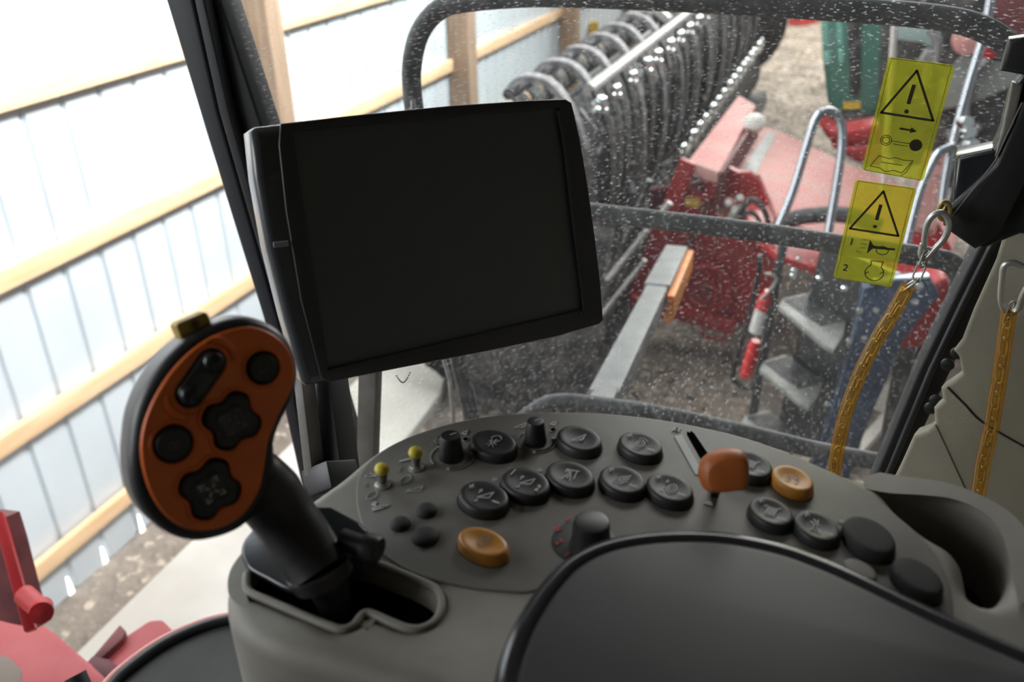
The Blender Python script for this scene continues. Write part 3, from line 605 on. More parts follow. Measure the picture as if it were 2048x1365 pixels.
lathe('red_cap', [(0, 0), (.11, 0), (.1, .06), (0, .08)], frame(PP(1935, 80, fr[0]+fr[3]*0.05, fr[3]), fr[3]), pink_m, di, 20)
lathe('red_cap', [(0, 0), (.09, 0), (.08, .06), (0, .08)], frame(PP(1975, 95, fr[0]+fr[3]*0.05, fr[3]), fr[3]), red_m, di, 20)
prism('red_beam', [PP(x, y, fr[0]+fr[3]*0.12, fr[3]) for x, y in ((1960, -60), (2120, -60), (2120, 60), (2040, 75), (1975, 20))], (0, 0.1, 0), dred_m, di, 0.01)
wp = tube('white_post', [PY(1794, -30, 7.0), PY(1790, 40, 7.0), PY(1768, 350, 7.0), PY(1762, 400, 7.0)], 0.022, white_m, None, 12)
tag(wp, 'slim white upright post seen through the yellow stickers', 'post')
tag(beam('red_bar', PZ(1590, 42, 0.1), PZ(1640, 30, 0.1), 0.3, 0.2, red_m), 'red bar lying far away on the bright ground', 'bar')
# ================================================================== RED MACHINE LOWER LEFT (outside the side window)
pinkr_m = mat('dusty_rose_paint', (0.42, 0.075, 0.08), 0.5, col2=(0.36, 0.04, 0.045), vscale=5)
rl = thing('red_chassis', 'red chassis beam and upright outside the cab lower left', 'machine frame', tuple(PD(60, 1300, 2.0)))
zc = 1.75
prism('deck_beam', [PZ(x, y, zc) for x, y in ((-40, 1175), (20, 1200), (110, 1265), (180, 1325), (260, 1400), (60, 1450), (-60, 1450))], (0, 0, -0.06), pinkr_m, rl, 0.01)
hole = prism('plate_recess', [PZ(x, y, zc+0.003) for x, y in ((-20, 1300), (20, 1315), (45, 1340), (40, 1400), (-30, 1400))], (0, 0, -0.03), mat('brown_grey_paint', (0.2, 0.16, 0.13), 0.7), rl, 0.008)
fr = frame(PD(30, 1150, 2.15), Vector((0.1, -1, 0.35)))
slab('upright', px2(fr, [(-60, 1030), (4, 1038), (20, 1090), (48, 1200), (70, 1260), (20, 1250), (-60, 1230)]), fr, 0.05, dred_m, rl, bevel=0.006)
beam('upright_edge', PD(-2, 1030, 2.12), PD(62, 1262, 2.08), 0.02, 0.05, red_m, rl, bevel=0.003)
tube('hinge_pin', [PD(48, 1190, 2.05), PD(88, 1225, 2.0)], 0.02, red_m, rl, 14)
lathe('hinge_cap', [(0, 0), (.022, 0), (.022, .03), (0, .035)], frame(PD(82, 1215, 2.02), Vector((.5, -.4, .2))), red_m, rl, 16)
tube('black_knob', [PD(150, 1352, 1.75), PD(165, 1385, 1.75)], 0.018, rubber_m, rl, 12)
ft = thing('red_side_tank', 'rounded red cover with dark bracket outside the side window', 'machine cover', tuple(PD(270, 1300, 2.0)))
zt2 = 1.7
cv = [PZ(x, y, zt2) for x, y in ((176, 1335), (205, 1300), (298, 1238), (325, 1236), (350, 1262), (420, 1300), (330, 1400), (220, 1400))]
prism('cover', cv, (0, 0, -0.18), pinkr_m, ft, 0.03, seg=4)
prism('bracket', [PZ(x, y, zt2+0.02) for x, y in ((178, 1322), (240, 1249), (252, 1262), (246, 1276), (196, 1322))], (0, 0, -0.08), dred_m, ft, 0.004)
prism('bracket', [PZ(x, y, zt2+0.03) for x, y in ((185, 1312), (215, 1318), (250, 1340), (215, 1362), (160, 1340))], (0, 0, -0.1), dred_m, ft, 0.004)
# ================================================================== CAB SHELL
YG = 1.12
cab = thing('combine_cab', 'dark combine cab shell with black corner pillars around the dusty window', 'vehicle cab', (0, 0, 1.9))
frg = frame(Vector((0, YG, 2.8)), Vector((0, -1, 0)))
def goff(d): return (frg[0]+frg[3]*d, *frg[1:])
pl_px = [(327, -2), (400, 230), (470, 450), (530, 640), (575, 830), (640, 1120), (735, 1120), (700, 900), (640, 700), (560, 400), (520, 245), (443, -2)]
f1 = goff(0.0)
slab('left_pillar', px2(f1, [(315, -40), (332, 0), (400, 225), (470, 447), (530, 640), (578, 850), (640, 1120), (742, 1120), (700, 900), (640, 700), (566, 400), (522, 250), (440, 0), (425, -40)]), f1, 0.05, rubber_m, cab, bevel=0.004)
f2 = goff(0.012)
slab('pillar_cover', px2(f2, [(315, -40), (330, 0), (398, 225), (466, 447), (526, 640), (574, 850), (610, 1010), (652, 1010), (600, 850), (556, 640), (500, 447), (436, 225), (386, 0), (372, -40)]), f2, 0.02, pillar_m, cab, bevel=0.006)
f3 = goff(0.02)
slab('pillar_seal', px2(f3, [(372, -40), (388, 0), (438, 225), (502, 447), (558, 640), (575, 640), (519, 447), (458, 225), (408, 0), (394, -40)]), f3, 0.02, black_m, cab, bevel=0.003)
# right edge of the window
f4 = goff(0.0)
slab('right_pillar', px2(f4, [(2120, 150), (2060, 290), (1905, 600), (1838, 740), (1745, 965), (1700, 1080), (1760, 1080), (1800, 960), (1875, 800), (1960, 620), (2160, 300)]), f4, 0.05, rubber_m, cab, bevel=0.004)
f5 = goff(0.015)
slab('pillar_seal', px2(f5, [(2080, 290), (1925, 600), (1858, 740), (1765, 965), (1720, 1080), (1732, 1080), (1778, 965), (1870, 745), (1938, 602), (2092, 295)]), f5, 0.012, black_m, cab, bevel=0.003)
# clips along the ragged trim edge
for x, y in ((1915, 705), (1895, 728), (1872, 800), (1862, 815)):
    lathe('trim_clip', [(0, 0), (.008, 0), (.008, .004), (.005, .006), (0, .006)], frame(PP(x, y, *(goff(0.03)[0], frg[3])), Vector((0, -1, 0))), rubber_m, cab, 16)
# olive trim wall right of the window, slightly bulging, ragged left edge
ft_ = frame(PY(1930, 800, 1.02), Vector((-0.35, -1, 0.05)))
tp_ = [(1800, 930), (1826, 872), (1852, 862), (1868, 848), (1866, 818), (1885, 802), (1880, 778), (1904, 762), (1922, 748), (1916, 715), (1905, 702), (1922, 680), (1945, 620), (1990, 520), (2005, 470), (2080, 440), (2200, 420), (2200, 1250), (1760, 1250), (1740, 1050)]
slab('side_trim', px2(ft_, tp_), ft_, 0.03, trim_m, cab, bevel=0.006, res=3)
tube('trim_seam', [PP(x, y, ft_[0]+ft_[3]*0.001, ft_[3]) for x, y in ((1895, 775), (1930, 810), (1965, 845), (2050, 895))], 0.0012, rubber_m, cab, 6, sub=4)
tube('trim_seam', [PP(x, y, ft_[0]+ft_[3]*0.001, ft_[3]) for x, y in ((1870, 850), (1930, 980), (1945, 1010))], 0.001, trim_m, cab, 6, sub=4)
# roof, rear, side and floor of the cab: they shade the interior
wbox('roof_liner', (-1.25, -1.3, 3.62), (0.9, 1.15, 3.68), trim_m, cab)
wbox('rear_panel', (-1.25, -1.35, 1.9), (0.9, -1.3, 3.65), black_m, cab)
wbox('right_panel', (0.85, -1.3, 1.9), (0.9, 1.15, 3.65), trim_m, cab)
wbox('corner_light_blocker', (0.5, 1.1, 1.9), (0.9, 1.15, 3.65), black_m, cab)  # unseen panel added to block light and darken the right side
wbox('header_liner', (-1.1, 1.05, 3.42), (0.9, 1.15, 3.66), black_m, cab)
# dark floor at lower left with curved edge and rubber lip
zf = 2.2
edge = [(180, 1440), (225, 1375), (262, 1340), (320, 1298), (380, 1268), (440, 1248), (500, 1240), (620, 1235)]
ed = [PZ(x, y, zf) for x, y in edge]
flo = sm(ed, 4, False)+[Vector((0.6, 0.75, zf)), Vector((0.6, -1.2, zf)), Vector((-0.75, -1.2, zf))]
prism('cab_floor', flo, (0, 0, -0.03), floorm_m, cab)
tube('floor_seal', [v+Vector((0, 0, 0.004)) for v in ed], 0.009, rubber_m, cab, 10, sub=4)
tube('floor_rim', [PZ(x-10, y-9, zf-0.015) for x, y in edge], 0.007, pink_m, cab, 10, sub=4)
# windshield pane
gl = thing('windshield', 'large dusty water-streaked window pane in front of the guard rail', 'window glass', (0, YG, 1.95))
slab('glass_pane', px2(goff(-0.02), [(425, -60), (520, 245), (640, 700), (720, 1080), (1740, 1080), (1905, 640), (2120, 200), (2200, -60)]), goff(-0.02), 0.004, glass_m, gl)
# ------------------------------------------------------------------ guard rail outside the glass
gr = thing('guard_rail', 'dusty black tubular guard rail with middle bar just outside the window', 'guard rail', (0, 1.5, 1.9))
YR = 1.45
def ry(l, Y=YR): return [PY(x, y, Y) for x, y in l]
tube('outer_loop', ry([(950, 900), (940, 820), (922, 745), (880, 560), (845, 330), (826, 200), (824, 130), (840, 65), (880, 18), (940, 2), (1080, -8), (1300, -2), (1500, 8), (1700, 20), (1850, 32), (1945, 50), (2010, 85), (2070, 150), (2090, 230), (2040, 350), (1950, 520)]), 0.0175, rail_m, gr, 16, sub=4)
tube('middle_bar', ry([(1130, 418), (1300, 438), (1500, 462), (1700, 492), (1850, 514), (1895, 524), (1918, 545), (1920, 580), (1890, 660), (1830, 790), (1770, 930), (1720, 1060)]), 0.0165, rail_m, gr, 16, sub=4)
tube('lower_bar', ry([(1030, 850), (1085, 812), (1130, 803), (1200, 810), (1320, 828), (1500, 868), (1640, 902), (1790, 930)]), 0.0165, rail_m, gr, 16, sub=4)
tube('upright_bar', ry([(826, 200), (845, 560), (900, 760), (905, 900)], 1.42), 0.005, steel_m, gr, 8, sub=3)
# grey support post left of the console top
gp = thing('support_post', 'flat olive grey post standing behind the console below the screen', 'post', tuple(PY(738, 930, 1.0)))
beam('post_body', PY(742, 700, 1.0), PY(735, 960, 1.0), 0.022, 0.03, grayp_m, gp, up=Vector((1, 0, 0)), bevel=0.003)
fl = frame(PY(738, 850, 0.985), Vector((0, -1, 0)))
# ------------------------------------------------------------------ warning stickers
def sticker(cor, name, label):
    fr = goff(0.005 if name == 'a' else 0.005)
    t = thing('warning_sticker', label, 'sticker', tuple(PP(*cor[3], fr[0], fr[3])), 'yellow safety stickers on the window')
    P = [Vector(L2(fr, PP(x, y, fr[0], fr[3]))) for x, y in cor]
    def bil(u, v): return (P[0]*(1-u)+P[1]*u)*(1-v)+(P[3]*(1-u)+P[2]*u)*v
    r = 0.05; out = []
    for cu, cv, a in ((r, r, 180), (1-r, r, 270), (1-r, 1-r, 0), (r, 1-r, 90)):
        for k in range(5):
            A = math.radians(a+22.5*k); out.append(bil(cu+r*math.cos(A), cv+r*math.sin(A)*0.55))
    slab('film', out, fr, 0.0006, film_m, t)
    def pr(nm, lines, w, m=blackprint_m, lift=0.0003):
        return strokes(nm, [[bil(*p) for p in l] for l in lines], fr, w, m, t, lift=lift, h=0.0002)
    def sub(n, l): # densify
        return l
    def poly(nm, pts, m=blackprint_m):
        return slab(nm, [bil(*p) for p in pts], (fr[0]+fr[3]*0.0006, *fr[1:]), 0.0004, m, t)
    def tx(nm, s, size, u, v, lean=0.0):
        c = bil(u, v); return text(nm, s, size, fr, blackprint_m, t, org=(c.x, c.y), rot=-0.1, bold=0.00025, lift=0.0006)
    pr('border', [[(0.05, .03), (.95, .03), (.95, .97), (.05, .97), (.05, .03)]], 0.0006, mat('olive_print', (0.2, 0.19, 0.02), 0.6))
    return t, pr, poly, tx, bil
def uvc(u, v, r, asp=0.5, n=20, a0=0, a1=2*math.pi): return [(u+r*math.cos(a0+(a1-a0)*k/n), v+r*asp*math.sin(a0+(a1-a0)*k/n)) for k in range(n+1)]
t, pr, poly, tx, bil = sticker([(1778, 108), (1912, 125), (1845, 368), (1722, 345)], 'a', 'upper long yellow sticker with warning triangle, key and open book')
tri = [(0.50, 0.11), (0.93, 0.47), (0.10, 0.50)]; tri = [(0.47, 0.10), (0.90, 0.47), (0.09, 0.47)]
pr('triangle', [tri+[tri[0]]], 0.0026)
pr('exclamation', [[(0.48, 0.22), (0.47, 0.36)]], 0.0042); poly('dot', uvc(0.47, 0.43, 0.035)[:-1])
pr('arrow', [[(0.44, .575), (.62, .575)]], 0.0022); poly('arrow_head', [(.60, .55), (.70, .577), (.60, .60)])
pr('key', [uvc(.27, .69, .085), uvc(.27, .69, .055), [(.35, .69), (.66, .685)], [(.40, .71), (.62, .71)]], 0.0008); poly('key_head', uvc(.74, .69, .10)[:-1])
pr('book', [[(.12, .93), (.22, .83), (.40, .84), (.47, .82), (.62, .83), (.76, .82), (.68, .90), (.64, .94), (.5, .93), (.38, .955), (.26, .93), (.12, .93)], [(.28, .88), (.62, .875)], [(.76, .84), (.70, .93), (.64, .965)]], 0.0008)
t, pr, poly, tx, bil = sticker([(1712, 355), (1835, 372), (1782, 580), (1665, 560)], 'b', 'lower yellow sticker with warning triangle, horn beside 1 and engine beside 2')
tri = [(.53, .09), (.95, .46), (.11, .48)]; tri = [(.49, .09), (.90, .475), (.09, .475)]
pr('triangle', [tri+[tri[0]]], 0.0026)
pr('exclamation', [[(.50, .22), (.49, .35)]], 0.004); poly('dot', uvc(.49, .42, .033)[:-1])
tx('digit', '1', 0.0125, .17, .60); tx('digit', '2', 0.0125, .17, .86)
poly('horn', [(.46, .55), (.54, .60), (.80, .60), (.90, .595), (.90, .615), (.80, .62), (.54, .63), (.46, .69)])
pr('horn_loop', [uvc(.70, .635, .10, .4)], 0.001)
pr('signal_lines', [[(.34, .56), (.42, .56)], [(.33, .60), (.42, .60)], [(.34, .64), (.42, .64)], [(.28, .68), (.36, .69)]], 0.0006)
pr('engine', [uvc(.66, .86, .155, .5, 24, -1.0, 4.14), [(.58, .79), (.56, .75), (.76, .74), (.75, .79)], [(.56, .86), (.52, .88)], [(.76, .86), (.80, .84)]], 0.0011)
# ------------------------------------------------------------------ black unit at top right edge
mu = thing('visor_monitor', 'angular black unit hanging at the upper right edge of the window', 'monitor', tuple(PY(1960, 470, 0.95)))
fr = frame(PY(1970, 380, 0.93), Vector((-0.1, -1, 0.1)))
slab('housing', px2(fr, [(1912, 312), (1985, 297), (2000, 262), (2022, 170), (2120, 60), (2200, 480), (2040, 470), (1965, 500), (1885, 452), (1900, 395)]), fr, 0.05, blackg_m, mu, bevel=0.006)
slab('side_flap', px2((fr[0]+fr[3]*.012, *fr[1:]), [(1888, 425), (1990, 330), (2046, 200), (2070, 200), (2070, 330), (2000, 470), (1950, 500), (1893, 460)]), (fr[0]+fr[3]*.012, *fr[1:]), 0.02, rubber_m, mu, bevel=0.004)
slab('top_block', px2((fr[0]+fr[3]*.03, *fr[1:]), [(2018, 78), (2100, 66), (2100, 160), (2000, 142)]), (fr[0]+fr[3]*.03, *fr[1:]), 0.04, rubber_m, mu, bevel=0.004)
lab(slab('grey_edge', px2((fr[0]+fr[3]*.014, *fr[1:]), [(2024, 165), (2046, 170), (2028, 250), (1990, 315), (2004, 262)]), (fr[0]+fr[3]*.014, *fr[1:]), 0.02, grayp_m, mu, bevel=0.002), 'grey edge strip')
tube('edge_highlight', [PP(x, y, fr[0]+fr[3]*0.02, fr[3]) for x, y in ((1898, 440), (1960, 362), (1990, 322), (2044, 205))], 0.0006, grayp_m, mu, 6)  # pale thread paints a highlight along the housing edge
tube('edge_highlight', [PP(x, y, fr[0]+fr[3]*0.008, fr[3]) for x, y in ((1906, 420), (1912, 316), (1984, 300))], 0.0007, grayp_m, mu, 6)  # another edge highlight painted as a thin tube
fr = frame(PY(1890, 425, 0.92), Vector((0, -1, 0.2)))
ey = thing('brass_eyelet', 'small brass eyelet fastened at the corner of the black unit', 'eyelet', tuple(PY(1890, 425, 0.9)))
tube('ring', [PY(x, y, 0.9) for x, y in ((1878, 420), (1885, 405), (1897, 408), (1900, 425), (1892, 440), (1880, 436))], 0.0022, brass_m, ey, 8, sub=3, closed=True)
tube('screw', [PY(1884, 415, 0.9), PY(1915, 430, 0.93)], 0.003, brass_m, ey, 8)
# ------------------------------------------------------------------ amber sleeved chains with snap hooks
def link_mesh(L_, w_, r):
    pts = []
    for k in range(24):
        a = 2*math.pi*k/24; pts.append((math.cos(a)*w_, math.sin(a)*w_+(L_/2-w_)*(1 if math.sin(a) > 0 else -1), 0))
    o = tube('chain_link', pts, r, steel_m, None, 6, closed=True); me = o.data; bpy.data.objects.remove(o); return me
lk = link_mesh(0.020, 0.0045, 0.0011)
def chain(spx, hook, top_links, Y0, label, glabel):
    t = thing('safety_chain', label, 'chain', tuple(PY(*spx[-1], Y0)), glabel)
    P = sm([PY(x, y, Y0) for x, y in spx], 8, False)
    tube('sleeve', P, 0.0075, sleeve_m, t, 16)
    hk = tube('snap_hook', [PY(x, y, Y0) for x, y in hook], 0.0030, steel_m, t, 10, sub=4)
    # links strung along the sleeve and up to the hook
    full = [PY(x, y, Y0) for x, y in top_links]+P
    # resample
    acc = 0; step = 0.0155; pos = []; need = 0.0
    for a, b in zip(full[:-1], full[1:]):
        d = (b-a).length; s = need
        while s < d: pos.append((a.lerp(b, s/d), (b-a).normalized())); s += step
        need = s-d
    for i, (p, d) in enumerate(pos):
        o = bpy.data.objects.new('chain_link', lk); COL.objects.link(o); o.parent = t
        q = Vector((0, 1, 0)).rotation_difference(d); tw = Matrix.Rotation(math.radians(45 if i % 2 else -45), 4, 'Y')
        o.matrix_local = Matrix.Translation(p-t.location) @ q.to_matrix().to_4x4() @ tw
    return t
chain([(1816, 572), (1790, 620), (1758, 672), (1730, 725), (1705, 785), (1685, 850), (1670, 930), (1664, 990)],
      [(1848, 500), (1850, 470), (1856, 445), (1868, 430), (1884, 426), (1896, 438), (1898, 455), (1888, 478), (1870, 498), (1856, 514), (1847, 517), (1842, 508), (1846, 488)],
      [(1849, 516), (1838, 545), (1822, 568)], 0.88, 'amber plastic sleeved chain on a snap hook in front of the window', 'amber sleeved chains with snap hooks')
chain([(2018, 622), (2008, 690), (1998, 760), (1984, 850), (1968, 920), (1953, 1010)],
      [(2046, 534), (2025, 525), (2008, 533), (2004, 560), (2002, 600), (2010, 622), (2022, 628), (2036, 618), (2046, 590), (2062, 560), (2060, 540)],
      [(2020, 622), (2018, 628)], 0.90, 'amber plastic sleeved chain hanging against the olive trim at right edge', 'amber sleeved chains with snap hooks')
# ================================================================== CONSOLE
ZC = 2.88
con = thing('control_console', 'grey curved control console with oval push buttons, knobs and switches', 'control panel', tuple(PZ(1100, 1000, ZC-0.35)))
FC = (Vector((0, 0, ZC)), Vector((1, 0, 0)), Vector((0, 1, 0)), Vector((0, 0, 1)))
def pc(pts, z=ZC): return [Vector((PZ(x, y, z).x, PZ(x, y, z).y)) for x, y in pts]
outl = [(452, 1215), (450, 1175), (466, 1120), (500, 1080), (545, 1048), (620, 992), (680, 950), (735, 905), (800, 868), (890, 837), (985, 820), (1080, 814), (1190, 815), (1300, 825), (1400, 842), (1500, 866), (1600, 902), (1690, 942), (1760, 962), (1830, 967), (1900, 975), (1965, 998), (2020, 1035), (2052, 1085), (2070, 1150), (2100, 1300), (2100, 1500), (1100, 1500), (900, 1405), (800, 1375), (660, 1335), (560, 1305), (500, 1275), (466, 1245)]
slot = [(500, 1148), (499, 1168), (506, 1180), (535, 1192), (559, 1202), (592, 1216), (630, 1230), (660, 1243), (680, 1249), (697, 1245), (707, 1236), (715, 1227), (725, 1219), (746, 1221), (780, 1234), (812, 1246), (838, 1245), (860, 1232), (871, 1208), (862, 1187), (834, 1171), (800, 1156), (768, 1143), (713, 1123), (640, 1090), (580, 1085), (530, 1105), (508, 1130)]
tray = [(1768, 971), (1800, 974), (1840, 979), (1900, 990), (1950, 1010), (1995, 1040), (2022, 1080), (2028, 1130), (2005, 1180), (1975, 1200), (1945, 1185), (1936, 1150), (1928, 1120), (1905, 1092), (1860, 1065), (1820, 1035), (1790, 1005)]
sl = [(1376, 871), (1384, 868), (1440, 950), (1430, 958)]
HT = 0.30
slab('console_body', sm(pc(outl), 4), FC, 0.30, console_m, con, holes=[sm(pc(slot), 3), sm(pc(tray), 3)], bevel=0.014, res=5, smooth=50)
slab('slot_shade_sheet', sm(pc(slot), 3), (Vector((0, 0, ZC-0.016)), *FC[1:]), 0.01, slot_m, con)  # black sheet just below the rim paints the slot's inner shade
slab('tray_floor', sm([Vector((PZ(x, y, ZC).x, PZ(x, y, ZC).y)) for x, y in tray], 3), (Vector((0, 0, ZC-0.07)), *FC[1:]), 0.01, rubber_m, con)
# raised rounded lips
tube('slot_lip', [PZ(x, y, ZC-0.0005) for x, y in [(494, 1150), (492, 1170), (500, 1186), (535, 1202), (592, 1226), (655, 1252), (685, 1260), (708, 1252), (724, 1232), (740, 1228), (780, 1245), (815, 1258), (845, 1258), (872, 1242), (884, 1210), (872, 1180), (838, 1162), (768, 1133), (713, 1113)]], 0.0028, console_m, con, 10, sub=4)
# darker inset panel that carries the controls
inset = [(713, 985), (720, 952), (742, 925), (780, 895), (830, 873), (900, 851), (985, 835), (1080, 829), (1190, 830), (1300, 841), (1400, 858), (1500, 883), (1600, 920), (1680, 955), (1740, 990), (1800, 1040), (1850, 1085), (1885, 1140), (1905, 1205), (1895, 1290), (1800, 1330), (1300, 1260), (1100, 1186), (1050, 1188), (960, 1181), (870, 1163), (800, 1135), (745, 1090), (719, 1035)]
FI = (Vector((0, 0, ZC+0.0012)), *FC[1:])
slab('inset_panel', sm(pc(inset), 3), FI, 0.002, panel_m, con, bevel=0.0008, res=2)
ZP = ZC+0.0012
slab('slider_slot_shade', sm(pc([(1374, 873), (1380, 869), (1388, 870), (1440, 950), (1436, 958), (1424, 957)]), 2), (Vector((0, 0, ZP+0.0003)), *FC[1:]), 0.001, slot_m, con)  # black strip paints the shaded slot on the uncut panel
def oval(e0, e1, ratio, H, m, name='push_button', dish=True, zt=None):
    """oval rubber button: e0, e1 are the ends of its long axis, measured on its top face"""
    zt = ZP+H; a = PZ(*e0, zt); b = PZ(*e1, zt); c = (a+b)/2; ux = (b-a).normalized(); uy = Vector((0, 0, 1)).cross(ux); L = (b-a).length/2*(0.93 if dish else 0.97)
    fr = (Vector((c.x, c.y, ZP)), ux, uy, Vector((0, 0, 1)))
    pf = [(1.05, -0.0005), (1.06, 0.0005), (1.03, H*.5), (1.0, H*.78), (.94, H*.95), (.86, H)]
    pf += [(.7, H*.96), (.5, H*.86), (.25, H*.79), (.0, H*.77)] if dish else [(.7, H*1.02), (.4, H*1.04), (.0, H*1.05)]
    o = lathe(name, [(r*L, h) for r, h in pf], fr, m, con, 48, 1, ratio, smooth=60)
    top = (Vector((c.x, c.y, ZP+(H*.97 if dish else H*1.15))), Vector((1, 0, 0)), Vector((0, 1, 0)), Vector((0, 0, 1)))
    w_ = slab('button_gap', [(c.x+(ux.x*math.cos(t)*L+uy.x*math.sin(t)*L*ratio)*1.1, c.y+(ux.y*math.cos(t)*L+uy.y*math.sin(t)*L*ratio)*1.1) for t in [k*math.pi/18 for k in range(36)]], (Vector((0, 0, ZP+0.0003)), *FC[1:]), 0.0012, rubber_m, con)
    return o, top, L
RA = 0.80
SYM = math.radians(-8)
def sym(o, top, lines, w=0.0008, m=print_m, s=0.001, off=(0, 0), rot=SYM, name='symbol', mm=1):
    return strokes(name, lines, (top[0], top[1], top[2], top[3]), w, m, o, scale=s, rot=rot, org=off, h=0.0003, lift=0.0, asp=1.5)
plus = [[(-1.3, 0), (1.3, 0)], [(0, -1.3), (0, 1.3)]]
minus = [[(-1.9, 0), (1.9, 0)]]
def mv(ls, dx, dy, k=1): return [[(p[0]*k+dx, p[1]*k+dy) for p in l] for l in ls]
def PMs(o, top, e0, e1, a=0.60):
    p0 = PZ(*e0, top[0].z); p1 = PZ(*e1, top[0].z); c = (p0+p1)/2
    for p, g in ((c.lerp(p0, a), plus), (c.lerp(p1, a), minus)):
        strokes('plus_sign' if g is plus else 'minus_sign', g, (p+Vector((0, 0, .0008)), FC[1], FC[2], FC[3]), 0.0007 if g is plus else 0.0011, print_m, o, scale=0.0014, rot=SYM, h=0.0003, asp=1.4)
gear = [circ(0, 0, 2.6, 14), circ(0, 0, 1.3, 10)]
head_s = [[(-3.5, -2), (3.0, 3.5), (3.0, -.5), (-3.5, -2)]]
S_fan = [circ(0, 1.4, 3.6, 10, .5, 2.9), [(-3, -3), (3, 2)], [(-3, 0), (3, -1)], [(-.5, -4), (.5, 2.2)], [(-2.5, 1.4), (2.6, -3.4)]]
S_hdr = [[(-3.4, -3.4), (2.4, 3.6), (3.2, -1.0), (-3.4, -3.4)], circ(1.4, 0.2, 1.1, 8)]
S_hud = mv(head_s, 1, 0)+[[(-3.6, .5), (-3.6, 3)], [(-4.4, 2), (-3.6, 3), (-2.8, 2)], [(-1.5, -3), (-1.5, -5)], [(-2.2, -4.2), (-1.5, -5), (-.8, -4.2)]]
S_tri = [[(-4, 2.5), (4, 3.5)], [(-2.5, -4), (-.5, 2.6)], [(-.5, 2.6), (2.5, -4)], [(2.6, 3.2), (4.2, -2)], [(-1.2, -1.6), (1, -.6)], [(0, 2.6), (0, -3)], [(-4, 1.5), (-2, 2.4)], [(-3.5, .6), (-1.4, 1.8)]]
S_reel = [circ(-2.6, -1.6, 1.7, 12), [(-2.0, 0), (3.6, 3.4)], [(-1, -2.2), (3.8, 1.0)], [(0.6, 0.2), (3.8, 2.2)], [(0.4, -3.4), (3.8, -.6)]]
S_drum = gear+[circ(0, 0, 4.2, 10, .6, 2.2), circ(0, 0, 4.2, 10, 3.9, 5.2)]
S_conc = [circ(1.6, -.6, 2.8, 14), circ(1.6, -.6, 1.3, 10), [(-4, -2.2), (-2.2, -1)], [(-3.8, 2.8), (-2, 3.2)], [(-3, 4), (-2.8, 2)], [(-4.4, -3), (-1.8, -3.6)]]
S_siev = [[(-4.5, 1.6), (-3, 2.6)], *[[(-2.6+k*1.2, -2.4), (-2.0+k*1.2, 2.0)] for k in range(5)], [(3.2, 2.2), (4.6, 2.8)]]
S_fan2 = [[(-2.6, 3), (-.6, 1.0)], [(-3.6, 1.2), (-.8, -.4)], [(-.4, 3.2), (.4, -.4)], circ(0, -1.4, 1.8, 8, 1, 5), [(0, -1.4), (3.4, -3)], [(1.2, -2), (3, -4.2)], [(-3, -3.6), (-1, -2.6)]]
BT = [((950, 862), (1025, 907), S_fan, 0), ((1124, 852), (1194, 900), S_hdr, 0), ((928, 965), (1008, 1018), S_hud, 1), ((1012, 938), (1091, 990), S_hud, 2),
      ((1101, 923), (1180, 976), S_tri, 0), ((1209, 931), (1282, 986), S_reel, 1), ((1246, 864), (1317, 912), S_drum, 1), ((1303, 946), (1378, 1003), S_conc, 1),
      ((1472, 899), (1533, 957), S_siev, 1), ((1509, 992), (1577, 1053), S_siev, 1), ((1599, 1019), (1671, 1084), S_fan2, 1)]
for e0, e1, S, pm in BT:
    o, top, L = oval(e0, e1, RA, 0.0075, button_m)
    k = 1.0
    sym(o, top, S, w=0.0007, s=0.00125*k)
    if pm == 1: PMs(o, top, e0, e1)
    if pm == 2:
        p0 = PZ(*e0, top[0].z); p1 = PZ(*e1, top[0].z); c = (p0+p1)/2
        for p, s in ((c.lerp(p0, .62), '1'), (c.lerp(p1, .62), '2')):
            text('digit', s, 0.0066, (p+Vector((0, 0, .0008)), FC[1], FC[2], FC[3]), print_m, o, rot=SYM, bold=0.0001, asp=1.5)
# amber buttons
o, top, L = oval((920, 1058), (1014, 1108), 0.66, 0.0085, amber_m); lab(o, 'amber parking button')
sym(o, top, [circ(0, 0, 3.4, 20)], m=printd_m, s=0.001); text('letter', 'P', 0.0055, top, printd_m, o, rot=SYM, asp=1.4)
o, top, L = oval((1554, 928), (1619, 984), 0.76, 0.0085, amber_m); lab(o, 'amber button')
text('letter', 'A-2', 0.0062, (top[0]-Vector((0,0,.0004)), *top[1:]), printd_m, o, rot=SYM, asp=1.5)
# blank ovals, right
for e0, e1, r_ in (((1702, 1030), (1778, 1108), .74), ((1797, 1112), (1878, 1190), .70)):
    o, top, L = oval(e0, e1, r_, 0.009, buttont_m, name='blank_button', dish=False)
o, top, L = oval((1690, 1118), (1752, 1160), .7, 0.006, panel_m, name='blank_button', dish=False)
# small round blanks at left
for x, y, r in ((801, 1048, 20), (853, 1021, 21), (851, 1073, 27)):
    c = PZ(x, y+4, ZP); rr = r*(c-E0).length/F
    lathe('round_plug', [(rr*1.02, -.0005), (rr, .002), (rr*.85, .0038), (rr*.5, .0048), (0, .0052)], (c, *FC[1:]), buttont_m, con, 28, smooth=60)
# indicator dots
for x, y in ((990, 960), (1080, 942), (1035, 1017), (1682, 1045), (1350, 1005)):
    c = PZ(x, y, ZP); lathe('indicator_dot', [(.0024, -.0003), (.0024, .0004), (0, .0006)], (c, *FC[1:]), printd_m, con, 14)
